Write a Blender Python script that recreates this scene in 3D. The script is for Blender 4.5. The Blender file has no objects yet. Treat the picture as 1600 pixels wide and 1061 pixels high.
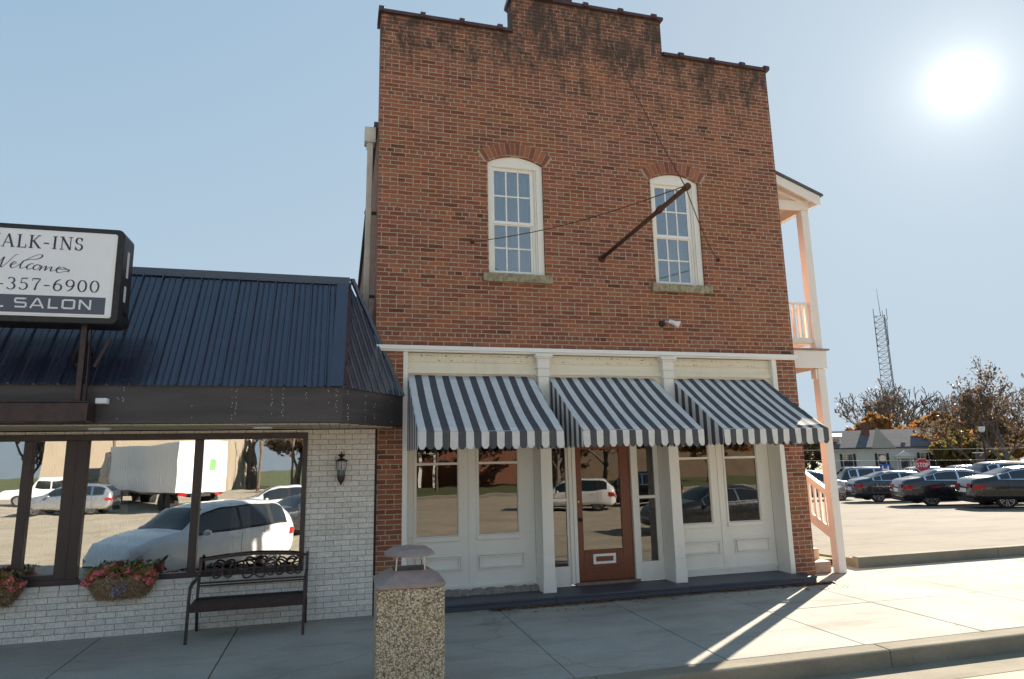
import bpy, bmesh, math, random
from mathutils import Vector, Matrix
random.seed(7)
C = bpy.context.scene
R = math.radians
# ---------------------------------------------------------------- camera
cam_d = bpy.data.cameras.new('camera'); cam = bpy.data.objects.new('camera', cam_d)
C.collection.objects.link(cam); C.camera = cam
FPX = 1016.3
cam_d.sensor_width = 36; cam_d.lens = FPX/1600*36; cam_d.clip_end = 3000; cam_d.clip_start = .05
yaw, pitch, roll = .26563, .18270, -.021095
fw = Vector((math.sin(yaw)*math.cos(pitch), math.cos(yaw)*math.cos(pitch), math.sin(pitch)))
rt = Vector((math.cos(yaw), -math.sin(yaw), 0)); up = rt.cross(fw)
r2 = rt*math.cos(roll)+up*math.sin(roll); u2 = -rt*math.sin(roll)+up*math.cos(roll)
M = Matrix((r2, u2, -fw)).transposed().to_4x4(); M.translation = (0, -9, 1.92)
cam.matrix_world = M
# ---------------------------------------------------------------- sky, sun, exposure
SUN = Vector((.7148, .5479, .4346)).normalized()
EL = math.asin(SUN.z); AZ = math.atan2(SUN.x, SUN.y)
w = bpy.data.worlds.new('World'); C.world = w; w.use_nodes = True
nt = w.node_tree; nt.nodes.clear()
sky = nt.nodes.new('ShaderNodeTexSky'); sky.sky_type = 'NISHITA'; sky.sun_disc = False
sky.sun_elevation = EL; sky.sun_rotation = AZ; sky.air_density = 1.0; sky.dust_density = .35; sky.ozone_density = 2.0
bg = nt.nodes.new('ShaderNodeBackground'); bg.inputs[1].default_value = .055
wo = nt.nodes.new('ShaderNodeOutputWorld')
# sun aureole in the sky itself, a function of the direction to the sun only
geo = nt.nodes.new('ShaderNodeTexCoord')
dot = nt.nodes.new('ShaderNodeVectorMath'); dot.operation = 'DOT_PRODUCT'; dot.inputs[1].default_value = SUN
nt.links.new(geo.outputs['Generated'], dot.inputs[0])
mx = nt.nodes.new('ShaderNodeMath'); mx.operation = 'MAXIMUM'; mx.inputs[1].default_value = 0
nt.links.new(dot.outputs['Value'], mx.inputs[0])
acc = None
for p_, k_ in ((8000., 9.), (1800., .9), (450., .45), (110., .22), (20., .10)):
    a = nt.nodes.new('ShaderNodeMath'); a.operation = 'POWER'; a.inputs[1].default_value = p_
    nt.links.new(mx.outputs[0], a.inputs[0])
    b = nt.nodes.new('ShaderNodeMath'); b.operation = 'MULTIPLY'; b.inputs[1].default_value = k_
    nt.links.new(a.outputs[0], b.inputs[0])
    if acc is None: acc = b
    else:
        c = nt.nodes.new('ShaderNodeMath'); c.operation = 'ADD'
        nt.links.new(acc.outputs[0], c.inputs[0]); nt.links.new(b.outputs[0], c.inputs[1]); acc = c
cb = nt.nodes.new('ShaderNodeVectorMath'); cb.operation = 'SCALE'; cb.inputs[0].default_value = (1, .97, .9)
nt.links.new(acc.outputs[0], cb.inputs['Scale'])
ad = nt.nodes.new('ShaderNodeVectorMath'); ad.operation = 'ADD'
# soft shoulder on the sky's own radiance (hazy autumn air, bright towards the sun)
k1 = nt.nodes.new('ShaderNodeVectorMath'); k1.operation = 'MULTIPLY_ADD'; k1.inputs[1].default_value = (1.72, 1.42, 1.22); k1.inputs[2].default_value = (1, 1, 1)
k2 = nt.nodes.new('ShaderNodeVectorMath'); k2.operation = 'DIVIDE'; k3 = nt.nodes.new('ShaderNodeVectorMath'); k3.operation = 'SCALE'; k3.inputs['Scale'].default_value = 2.15
pw0 = nt.nodes.new('ShaderNodeVectorMath'); pw0.operation = 'POWER'; pw0.inputs[1].default_value = (1.55, 1.55, 1.55); nt.links.new(sky.outputs[0], pw0.inputs[0])
nt.links.new(pw0.outputs[0], k1.inputs[0]); nt.links.new(pw0.outputs[0], k2.inputs[0]); nt.links.new(k1.outputs[0], k2.inputs[1])
nt.links.new(k2.outputs[0], k3.inputs[0]); nt.links.new(k3.outputs[0], ad.inputs[0]); nt.links.new(cb.outputs[0], ad.inputs[1])
nt.links.new(ad.outputs[0], bg.inputs[0]); nt.links.new(bg.outputs[0], wo.inputs[0])
sl = bpy.data.lights.new('sun', 'SUN'); sl.energy = 2.2; sl.angle = R(.5); sl.color = (1, .90, .76)
so = bpy.data.objects.new('sun', sl); C.collection.objects.link(so)
so.rotation_euler = SUN.to_track_quat('Z', 'Y').to_euler()
vs = C.view_settings; vs.view_transform = 'Standard'; vs.look = 'None'; vs.gamma = 1; vs.exposure = 3.0
C.cycles.max_bounces = 8; C.cycles.transparent_max_bounces = 12

# ---------------------------------------------------------------- materials
def nodes(name):
    m = bpy.data.materials.new(name); m.use_nodes = True
    t = m.node_tree; return m, t, t.nodes['Principled BSDF']
def L(t, a, b): t.links.new(a, b)
def mth(t, op, a, b=None, clamp=False):
    n = t.nodes.new('ShaderNodeMath'); n.operation = op; n.use_clamp = clamp
    for i, v in enumerate((a, b)):
        if v is None: continue
        if isinstance(v, (int, float)): n.inputs[i].default_value = v
        else: L(t, v, n.inputs[i])
    return n.outputs[0]
def noise(t, vec, scale, detail=4, rough=.55, dist=0):
    n = t.nodes.new('ShaderNodeTexNoise'); n.inputs['Scale'].default_value = scale
    n.inputs['Detail'].default_value = detail; n.inputs['Roughness'].default_value = rough
    n.inputs['Distortion'].default_value = dist
    if vec is not None: L(t, vec, n.inputs['Vector'])
    return n.outputs['Fac']
def ramp(t, fac, stops):
    n = t.nodes.new('ShaderNodeValToRGB'); e = n.color_ramp.elements
    while len(e) < len(stops): e.new(.5)
    for i, (p, c) in enumerate(stops):
        e[i].position = p; e[i].color = (*c, 1) if len(c) == 3 else c
    L(t, fac, n.inputs[0]); return n.outputs[0]
def mix(t, fac, a, b, mode='MIX'):
    n = t.nodes.new('ShaderNodeMix'); n.data_type = 'RGBA'; n.blend_type = mode
    for i, v in ((0, fac), (6, a), (7, b)):
        if isinstance(v, (int, float)): n.inputs[i].default_value = v
        elif isinstance(v, tuple): n.inputs[i].default_value = (*v, 1) if len(v) == 3 else v
        else: L(t, v, n.inputs[i])
    return n.outputs[2]
def coord(t, kind='Object'):
    return t.nodes.new('ShaderNodeTexCoord').outputs[kind]
def worldpos(t): return t.nodes.new('ShaderNodeNewGeometry').outputs['Position']
def mapping(t, vec, scale):
    n = t.nodes.new('ShaderNodeMapping'); n.inputs['Scale'].default_value = scale; L(t, vec, n.inputs[0]); return n.outputs[0]
def bump(t, p, h, strength=.3, dist=.01):
    n = t.nodes.new('ShaderNodeBump'); n.inputs['Strength'].default_value = strength; n.inputs['Distance'].default_value = dist
    L(t, h, n.inputs['Height']); L(t, n.outputs[0], p.inputs['Normal'])
def plain(name, col, rough=.6, metal=0, var=.15, scale=6, bmp=.0, coat=0, bscale=None, stretch=(1, 1, 1)):
    m, t, p = nodes(name)
    v = mapping(t, worldpos(t), stretch)
    n = noise(t, v, scale, 6, .65)
    lo = tuple(c*(1-var) for c in col); hi = tuple(min(1, c*(1+var)) for c in col)
    L(t, ramp(t, n, [(.3, lo), (.7, hi)]), p.inputs['Base Color'])
    p.inputs['Roughness'].default_value = rough; p.inputs['Metallic'].default_value = metal
    if coat: p.inputs['Coat Weight'].default_value = coat; p.inputs['Coat Roughness'].default_value = .05
    if bmp: bump(t, p, noise(t, v, bscale or scale*8, 5), bmp, .004)
    return m

def brick_mat(name, c1, c2, mortar, bw=.222, rh=.0652, ms=.0125, header=7, stain=True, rough=.85, z0=0):
    m, t, p = nodes(name)
    g = worldpos(t)
    s = t.nodes.new('ShaderNodeSeparateXYZ'); L(t, g, s.inputs[0])
    u = mth(t, 'ADD', s.outputs[0], s.outputs[1])
    nz = t.nodes.new('ShaderNodeTexNoise'); nz.inputs['Scale'].default_value = 9; nz.inputs['Detail'].default_value = 3; L(t, g, nz.inputs['Vector'])
    sp = t.nodes.new('ShaderNodeSeparateColor'); L(t, nz.outputs['Color'], sp.inputs[0])
    j = .013 if stain else .003
    uu = mth(t, 'ADD', u, mth(t, 'MULTIPLY', mth(t, 'SUBTRACT', sp.outputs[0], .5), j*1.6))
    zz = mth(t, 'ADD', mth(t, 'SUBTRACT', s.outputs[2], z0), mth(t, 'MULTIPLY', mth(t, 'SUBTRACT', sp.outputs[1], .5), j*1.2))
    cv = t.nodes.new('ShaderNodeCombineXYZ'); L(t, uu, cv.inputs[0]); L(t, zz, cv.inputs[1])
    b = t.nodes.new('ShaderNodeTexBrick'); L(t, cv.outputs[0], b.inputs['Vector'])
    b.offset = .5; b.offset_frequency = 2
    if header: b.squash = .5; b.squash_frequency = header
    b.inputs['Scale'].default_value = 1; b.inputs['Mortar Size'].default_value = ms*.5
    b.inputs['Mortar Smooth'].default_value = .25; b.inputs['Bias'].default_value = 0
    b.inputs['Brick Width'].default_value = bw; b.inputs['Row Height'].default_value = rh
    b.inputs['Color1'].default_value = (0, 0, 0, 1); b.inputs['Color2'].default_value = (1, 1, 1, 1); b.inputs['Mortar'].default_value = (.5, .5, .5, 1)
    tint = ramp(t, b.outputs['Color'], [(0., c1), (.35, tuple((a+d)/2 for a, d in zip(c1, c2))), (.8, c2), (1., tuple(x*.55 for x in c1))] if stain else [(0, c1), (1, c2)])
    fine = noise(t, g, 45, 6, .7)
    tint = mix(t, .75, tint, ramp(t, fine, [(.25, (.5, .5, .5)), (.75, (1.35, 1.3, 1.25))]), 'MULTIPLY')
    if stain:
        big = noise(t, g, .9, 5, .6)
        gr = noise(t, mapping(t, g, (1, 1, 1.6)), 2.4, 8, .8)
        tint = mix(t, mth(t, 'MULTIPLY', ramp(t, gr, [(.42, (0, 0, 0)), (.62, (1, 1, 1))]), .42), tint, (.115, .072, .052))
        tint = mix(t, mth(t, 'MULTIPLY', ramp(t, big, [(.45, (0, 0, 0)), (.65, (1, 1, 1))]), .35), tint, (.30, .105, .035))
    mort = mix(t, .6, mortar, ramp(t, noise(t, g, 14, 5), [(.3, (.55, .55, .55)), (.7, (1.2, 1.2, 1.2))]), 'MULTIPLY')
    col = mix(t, b.outputs['Fac'], tint, mort)
    if stain:
        # soot and lichen running down from the coping
        st = noise(t, mapping(t, g, (1.2, 1.2, .55)), 2.3, 8, .78)
        st2 = noise(t, mapping(t, g, (9, 9, 3)), 1.5, 5, .7)
        zr = t.nodes.new('ShaderNodeMapRange'); L(t, s.outputs[2], zr.inputs[0])
        zr.inputs[1].default_value = 6.2; zr.inputs[2].default_value = 8.9; zr.inputs[3].default_value = -.02; zr.inputs[4].default_value = .30
        a = mth(t, 'ADD', mth(t, 'ADD', st, zr.outputs[0]), mth(t, 'MULTIPLY', st2, .35))
        k = ramp(t, a, [(.84, (0, 0, 0)), (1.06, (1, 1, 1))])
        k = mth(t, 'MULTIPLY', k, .85)
        col = mix(t, k, col, (.045, .040, .034))
        # pale mortar wash in patches
        pw = noise(t, mapping(t, g, (1, 1, 2)), 3.1, 6, .75)
        col = mix(t, mth(t, 'MULTIPLY', ramp(t, pw, [(.6, (0, 0, 0)), (.78, (1, 1, 1))]), .35), col, (.30, .25, .19))
    else:
        pw = noise(t, mapping(t, g, (1, 1, 1)), 2.1, 8, .75)
        col = mix(t, mth(t, 'MULTIPLY', ramp(t, pw, [(.5, (0, 0, 0)), (.8, (1, 1, 1))]), .4), col, (.42, .36, .27))
        sp2 = noise(t, g, 22, 3, .8)
        col = mix(t, ramp(t, sp2, [(.72, (0, 0, 0)), (.76, (1, 1, 1))]), col, (.20, .15, .11))
    L(t, col, p.inputs['Base Color']); p.inputs['Roughness'].default_value = rough
    p.inputs['Specular IOR Level'].default_value = .25
    h = mth(t, 'ADD', mth(t, 'MULTIPLY', b.outputs['Fac'], -1), mth(t, 'MULTIPLY', fine, .55))
    bump(t, p, h, .55, .009)
    return m

MT = {}
MT['brick'] = brick_mat('red_brick', (.22, .070, .046), (.375, .140, .074), (.43, .37, .285))
MT['white_brick'] = brick_mat('white_brick', (.72, .68, .61), (.84, .80, .74), (.27, .23, .19), bw=.203, rh=.0677, ms=.007, header=0, stain=False, rough=.7)

def painted(name, col, dirt=(.33, .27, .18), amt=.5):
    m, t, p = nodes(name); g = worldpos(t)
    n = noise(t, mapping(t, g, (1, 1, .35)), 3, 7, .7); f = noise(t, g, 38, 6, .8)
    k = mth(t, 'MULTIPLY', ramp(t, mth(t, 'ADD', mth(t, 'MULTIPLY', n, .6), mth(t, 'MULTIPLY', f, .5)), [(.56, (0, 0, 0)), (.78, (1, 1, 1))]), amt)
    c = mix(t, k, col, tuple(x*.72 for x in col))
    chip = ramp(t, noise(t, g, 26, 4, .85), [(.735, (0, 0, 0)), (.76, (1, 1, 1))])
    c = mix(t, mth(t, 'MULTIPLY', chip, amt), c, dirt)
    L(t, c, p.inputs['Base Color']); p.inputs['Roughness'].default_value = .5
    bump(t, p, noise(t, mapping(t, g, (6, 6, 1)), 18, 5), .18, .004)
    return m
MT['white'] = painted('old_white_paint', (.80, .77, .70))
MT['cream'] = painted('cream_paint', (.80, .73, .58), amt=.8)
MT['cap'] = painted('white_trim', (.82, .81, .78), amt=.3)
MT['step'] = painted('dark_blue_paint', (.060, .066, .088), (.12, .11, .10), .7)
MT['porch'] = painted('porch_paint', (.80, .74, .68), (.25, .16, .12), .35)
MT['door'] = None
def wood(name, c1, c2, rough=.35):
    m, t, p = nodes(name); g = worldpos(t)
    n = noise(t, mapping(t, g, (18, 18, 1.2)), 3.5, 8, .65, 1.5)
    c = ramp(t, n, [(.3, c1), (.7, c2)])
    wear = ramp(t, noise(t, mapping(t, g, (2, 2, 8)), 5, 8, .8), [(.55, (0, 0, 0)), (.72, (1, 1, 1))])
    sz = t.nodes.new('ShaderNodeSeparateXYZ'); L(t, g, sz.inputs[0])
    low = t.nodes.new('ShaderNodeMapRange'); L(t, sz.outputs[2], low.inputs[0])
    low.inputs[1].default_value = .2; low.inputs[2].default_value = .65; low.inputs[3].default_value = .6; low.inputs[4].default_value = 0
    c = mix(t, mth(t, 'MULTIPLY', wear, low.outputs[0]), c, (.45, .33, .24))
    L(t, c, p.inputs['Base Color']); p.inputs['Roughness'].default_value = rough
    bump(t, p, n, .15, .003); return m
MT['door'] = wood('varnished_wood', (.12, .030, .012), (.22, .060, .020))

def metal_roof():
    m, t, p = nodes('navy_metal'); g = worldpos(t)
    n = noise(t, mapping(t, g, (2, 2, .5)), 2.2, 5, .6)
    L(t, ramp(t, n, [(.3, (.015, .017, .031)), (.7, (.023, .026, .048))]), p.inputs['Base Color'])
    L(t, ramp(t, n, [(.3, (.20,)*3), (.7, (.30,)*3)]), p.inputs['Roughness'])
    p.inputs['Specular IOR Level'].default_value = .8
    p.inputs['Coat Weight'].default_value = .7; p.inputs['Coat Roughness'].default_value = .12
    return m
MT['navy'] = metal_roof()
MT['fascia'] = plain('fascia_board', (.060, .050, .047), .55, 0, .3, 3, .25, stretch=(.4, .4, 3))
MT['soffit'] = plain('soffit_board', (.55, .47, .35), .7, 0, .12, 4, .1)
MT['frame'] = plain('bronze_frame', (.050, .030, .028), .4, 0, .25, 4)
MT['black'] = plain('black_metal', (.030, .026, .026), .45, .3, .3, 20, .1)
MT['benchm'] = plain('bench_metal', (.055, .034, .032), .42, .4, .35, 15, .1)
MT['rust'] = plain('rusty_iron', (.095, .040, .024), .8, .2, .5, 25, .4)
MT['signwhite'] = plain('sign_face', (.86, .85, .86), .35, 0, .03, 3)
MT['signband'] = plain('sign_band', (.085, .09, .12), .4, 0, .05, 3)
MT['ink'] = plain('ink', (.040, .025, .060), .5, 0, .05, 3)
MT['signtext'] = plain('sign_white_text', (.75, .75, .74), .4, 0, .02, 3)
MT['grey'] = plain('grey_stone', (.30, .26, .17), .9, 0, .45, 14, .6)
MT['coping'] = plain('glazed_coping', (.060, .030, .032), .4, 0, .4, 10, .2)
MT['curtain'] = None
MT['silver'] = plain('silver', (.6, .6, .6), .25, .9, .05, 5)
MT['chrome'] = plain('chrome', (.75, .75, .77), .12, 1, .02, 5)
MT['rubber'] = plain('tyre', (.02, .02, .021), .85, 0, .2, 12, .2)
MT['darkin'] = plain('interior_dark', (.10, .075, .055), .9, 0, .3, 1.5)
MT['warmin'] = plain('interior_warm', (.22, .15, .09), .9, 0, .3, 1.2)
MT['redlens'] = plain('red_lens', (.35, .012, .012), .15, 0, .1, 9)
MT['clear'] = plain('clear_lens', (.6, .6, .62), .12, .2, .05, 9)
MT['plate'] = plain('plate', (.65, .65, .66), .5, 0, .1, 20)
MT['lid'] = plain('lid_brown', (.33, .25, .22), .5, 0, .22, 7, .15)
MT['signblue'] = plain('blue_sign', (.03, .09, .36), .5, 0, .05, 3)
MT['signred'] = plain('red_sign', (.50, .02, .03), .45, 0, .05, 3)
MT['siding'] = plain('siding', (.72, .70, .66), .7, 0, .08, .8)
MT['shingle'] = plain('shingle', (.10, .10, .11), .9, 0, .35, 3, .4)
MT['bark'] = plain('bark', (.15, .125, .11), .95, 0, .4, 6, .6)
MT['pole'] = plain('pole_wood', (.14, .10, .075), .9, 0, .3, 3, .3)
MT['beige'] = plain('beige_wall', (.40, .33, .25), .85, 0, .08, .5)
MT['trailer'] = plain('trailer_white', (.78, .78, .78), .35, .1, .05, .7)
MT['grassm'] = plain('grass', (.085, .10, .030), .95, 0, .5, 3, .8)
MT['glasswin'] = None

def sheen_glass(name, refl, tint=(.75, .78, .78), rough=.0):
    m = bpy.data.materials.new(name); m.use_nodes = True; t = m.node_tree; t.nodes.clear()
    o = t.nodes.new('ShaderNodeOutputMaterial'); mixs = t.nodes.new('ShaderNodeMixShader')
    tr = t.nodes.new('ShaderNodeBsdfTransparent'); tr.inputs[0].default_value = (*tint, 1)
    gl = t.nodes.new('ShaderNodeBsdfGlossy'); gl.inputs['Roughness'].default_value = rough; gl.inputs[0].default_value = (1, 1, 1, 1)
    lw = t.nodes.new('ShaderNodeLayerWeight'); lw.inputs[0].default_value = .35
    f = mth(t, 'ADD', refl, mth(t, 'MULTIPLY', lw.outputs['Fresnel'], .6), True)
    wv = noise(t, worldpos(t), 1.6, 2, .4)
    bn = t.nodes.new('ShaderNodeBump'); bn.inputs['Strength'].default_value = .05; bn.inputs['Distance'].default_value = .02
    L(t, wv, bn.inputs['Height']); L(t, bn.outputs[0], gl.inputs['Normal'])
    L(t, f, mixs.inputs[0]); L(t, tr.outputs[0], mixs.inputs[1]); L(t, gl.outputs[0], mixs.inputs[2]); L(t, mixs.outputs[0], o.inputs[0])
    return m
MT['glass'] = sheen_glass('salon_glass', .38)
MT['shopglass'] = sheen_glass('shop_glass', .09, (.6, .55, .48))
MT['upglass'] = sheen_glass('upper_glass', .25, (.6, .6, .6))
MT['carglass'] = None
m, t, p = nodes('car_glass'); p.inputs['Base Color'].default_value = (.015, .02, .025, 1); p.inputs['Roughness'].default_value = .03; p.inputs['Specular IOR Level'].default_value = .9
MT['carglass'] = m
def cloth():
    m = bpy.data.materials.new('sheer_curtain'); m.use_nodes = True; t = m.node_tree; t.nodes.clear()
    o = t.nodes.new('ShaderNodeOutputMaterial'); a = t.nodes.new('ShaderNodeBsdfDiffuse'); a.inputs[0].default_value = (.85, .82, .78, 1)
    b = t.nodes.new('ShaderNodeBsdfTransparent'); s = t.nodes.new('ShaderNodeMixShader')
    n = noise(t, mapping(t, worldpos(t), (30, 30, .6)), 1, 3); L(t, ramp(t, n, [(.3, (.6,)*3), (.7, (.97,)*3)]), s.inputs[0])
    L(t, b.outputs[0], s.inputs[1]); L(t, a.outputs[0], s.inputs[2]); L(t, s.outputs[0], o.inputs[0]); return m
MT['curtain'] = cloth()
def concrete(name, c, agg=.25, crack=True, sc=1.0):
    m, t, p = nodes(name); g = worldpos(t)
    a = noise(t, g, .55*sc, 7, .68); b = noise(t, g, 60*sc, 4, .8); d = noise(t, mapping(t, g, (.35, 1.6, 1)), 1.7*sc, 6, .65)
    col = ramp(t, a, [(.3, tuple(x*.78 for x in c)), (.7, tuple(x*1.12 for x in c))])
    col = mix(t, .7, col, ramp(t, b, [(.3, (1-agg,)*3), (.7, (1+agg,)*3)]), 'MULTIPLY')
    col = mix(t, mth(t, 'MULTIPLY', ramp(t, d, [(.5, (0, 0, 0)), (.7, (1, 1, 1))]), .5), col, tuple(x*.5 for x in c))
    if crack:
        v = t.nodes.new('ShaderNodeTexVoronoi'); v.feature = 'DISTANCE_TO_EDGE'; v.inputs['Scale'].default_value = .22
        wv = t.nodes.new('ShaderNodeMix'); wv.data_type = 'VECTOR'
        nn = t.nodes.new('ShaderNodeTexNoise'); nn.inputs['Scale'].default_value = 1.3; nn.inputs['Detail'].default_value = 6; L(t, g, nn.inputs['Vector'])
        av = t.nodes.new('ShaderNodeVectorMath'); av.operation = 'ADD'; sv = t.nodes.new('ShaderNodeVectorMath'); sv.operation = 'SCALE'; sv.inputs['Scale'].default_value = .9
        L(t, nn.outputs['Color'], sv.inputs[0]); L(t, g, av.inputs[0]); L(t, sv.outputs[0], av.inputs[1]); L(t, av.outputs[0], v.inputs['Vector'])
        ck = ramp(t, v.outputs['Distance'], [(.0, (1, 1, 1)), (.004 if crack == 'fine' else .006, (0, 0, 0))])
        gum = ramp(t, noise(t, g, 7, 2, .4), [(.745, (0, 0, 0)), (.765, (1, 1, 1))]); st_ = ramp(t, noise(t, mapping(t, g, (1, 2.2, 1)), 1.1, 9, .8), [(.56, (0, 0, 0)), (.68, (1, 1, 1))])
        col = mix(t, mth(t, 'MULTIPLY', gum, .45), col, tuple(x*.45 for x in c)); col = mix(t, mth(t, 'MULTIPLY', st_, .35), col, tuple(x*.5 for x in c))
        col = mix(t, mth(t, 'MULTIPLY', ck, .35 if crack == 'fine' else .6), col, tuple(x*.3 for x in c))
    L(t, col, p.inputs['Base Color']); p.inputs['Roughness'].default_value = .95; p.inputs['Specular IOR Level'].default_value = .08
    bump(t, p, b, .35, .004); return m
MT['walk'] = concrete('sidewalk_concrete', (.40, .375, .33), .3, 'fine')
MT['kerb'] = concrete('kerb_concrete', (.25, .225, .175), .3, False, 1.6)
MT['street'] = concrete('street_concrete', (.46, .40, .31), .2)
MT['lot'] = concrete('lot_concrete', (.185, .165, .135), .25, True, .6)
def aggregate():
    m, t, p = nodes('exposed_aggregate'); g = coord(t)
    v = t.nodes.new('ShaderNodeTexVoronoi'); v.inputs['Scale'].default_value = 75; v.inputs['Randomness'].default_value = 1; L(t, g, v.inputs['Vector'])
    s = t.nodes.new('ShaderNodeSeparateColor'); L(t, v.outputs['Color'], s.inputs[0])
    c = ramp(t, s.outputs[0], [(.0, (.14, .09, .05)), (.2, (.62, .52, .36)), (.42, (.76, .68, .52)), (.6, (.48, .31, .15)), (.75, (.82, .76, .62)), (.9, (.33, .23, .15)), (1, (.70, .54, .30))])
    e = ramp(t, v.outputs['Distance'], [(.4, (1, 1, 1)), (.7, (.42, .38, .32))])
    L(t, mix(t, 1, c, e, 'MULTIPLY'), p.inputs['Base Color']); p.inputs['Roughness'].default_value = .6
    bump(t, p, mth(t, 'MULTIPLY', v.outputs['Distance'], -1), .9, .008); return m
MT['agg'] = aggregate()
def stripes():
    # woven awning cloth; the two colours alternate with the panel's own u coordinate
    m, t, p = nodes('striped_canvas'); uv = t.nodes.new('ShaderNodeUVMap')
    s = t.nodes.new('ShaderNodeSeparateXYZ'); L(t, uv.outputs[0], s.inputs[0])
    f = mth(t, 'GREATER_THAN', mth(t, 'FRACT', s.outputs[0]), .5)
    wv = noise(t, worldpos(t), 9, 5, .6)
    c = mix(t, f, (.80, .79, .77), (.115, .112, .122))
    c = mix(t, .5, c, ramp(t, wv, [(.3, (.85,)*3), (.7, (1.1,)*3)]), 'MULTIPLY')
    L(t, c, p.inputs['Base Color']); p.inputs['Roughness'].default_value = .75
    p.inputs['Specular IOR Level'].default_value = .3
    bump(t, p, noise(t, worldpos(t), 220, 2), .2, .002)
    tr = t.nodes.new('ShaderNodeBsdfTranslucent'); L(t, c, tr.inputs[0])
    mm = t.nodes.new('ShaderNodeMixShader'); mm.inputs[0].default_value = .25
    o = t.nodes['Material Output']; L(t, p.outputs[0], mm.inputs[1]); L(t, tr.outputs[0], mm.inputs[2]); L(t, mm.outputs[0], o.inputs[0])
    return m
MT['stripe'] = stripes()
def leafm(name, cols, tr=.35):
    m, t, p = nodes(name)
    oi = t.nodes.new('ShaderNodeNewGeometry')
    L(t, ramp(t, oi.outputs['Random Per Island'], [(i/(len(cols)-1), c) for i, c in enumerate(cols)]), p.inputs['Base Color'])
    p.inputs['Roughness'].default_value = .6
    b = t.nodes.new('ShaderNodeBsdfTranslucent'); L(t, p.inputs['Base Color'].links[0].from_socket, b.inputs[0])
    s = t.nodes.new('ShaderNodeMixShader'); s.inputs[0].default_value = tr
    L(t, p.outputs[0], s.inputs[1]); L(t, b.outputs[0], s.inputs[2]); L(t, s.outputs[0], t.nodes['Material Output'].inputs[0]); return m
MT['leaf_orange'] = leafm('leaves_orange', [(.28, .10, .03), (.42, .16, .04), (.20, .12, .04), (.35, .20, .07)])
MT['leaf_olive'] = leafm('leaves_olive', [(.10, .11, .03), (.22, .15, .04), (.07, .09, .03), (.30, .14, .04)])
MT['leaf_dark'] = leafm('leaves_dark', [(.030, .045, .020), (.05, .065, .025), (.09, .05, .03), (.035, .05, .02)])
MT['leaf_brown'] = leafm('leaves_brown', [(.13, .08, .05), (.17, .10, .055), (.08, .06, .045), (.11, .09, .05)])
MT['petal'] = leafm('petals', [(.85, .20, .14), (.90, .38, .26), (.90, .30, .42), (.80, .10, .10), (.92, .50, .38)], .4)
MT['greenleaf'] = leafm('plant_leaves', [(.16, .24, .05), (.28, .32, .08), (.10, .17, .05)], .3)
MT['straw'] = leafm('straw', [(.55, .47, .30), (.30, .20, .10), (.16, .08, .04), (.40, .25, .13), (.22, .10, .06)], .1)
MT['purple'] = leafm('ribbon', [(.22, .08, .25), (.30, .35, .42), (.28, .12, .28)], .1)
MT['litter'] = leafm('fallen_leaves', [(.30, .13, .05), (.20, .07, .04), (.38, .22, .09), (.12, .05, .03)], .1)
def arch_brick():
    m, t, p = nodes('arch_brick'); g = t.nodes.new('ShaderNodeNewGeometry')
    c = ramp(t, g.outputs['Random Per Island'], [(0, (.16, .055, .038)), (.4, (.25, .085, .048)), (.75, (.34, .125, .065)), (1, (.20, .06, .04))])
    c = mix(t, .7, c, ramp(t, noise(t, worldpos(t), 40, 5, .75), [(.25, (.55,)*3), (.75, (1.35,)*3)]), 'MULTIPLY')
    L(t, c, p.inputs['Base Color']); p.inputs['Roughness'].default_value = .85; bump(t, p, noise(t, worldpos(t), 60, 4), .6, .006); return m
MT['arch'] = arch_brick()
def carpaint(name, c, metal=.5):
    m, t, p = nodes(name); p.inputs['Base Color'].default_value = (*c, 1); p.inputs['Metallic'].default_value = metal
    d = noise(t, worldpos(t), 4, 6, .7); L(t, ramp(t, d, [(.3, (.18,)*3), (.7, (.34,)*3)]), p.inputs['Roughness'])
    p.inputs['Coat Weight'].default_value = 1; p.inputs['Coat Roughness'].default_value = .04; return m
MT['car_navy'] = carpaint('dark_blue_paint_car', (.018, .020, .030))
MT['car_black'] = carpaint('black_paint_car', (.014, .013, .017))
MT['car_grey'] = carpaint('grey_paint_car', (.035, .038, .045))
MT['car_white'] = carpaint('white_paint_car', (.75, .75, .75), 0)
MT['car_silver'] = carpaint('silver_paint_car', (.45, .46, .48), .7)
MT['car_red'] = carpaint('red_paint_car', (.25, .02, .02), .3)

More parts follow.
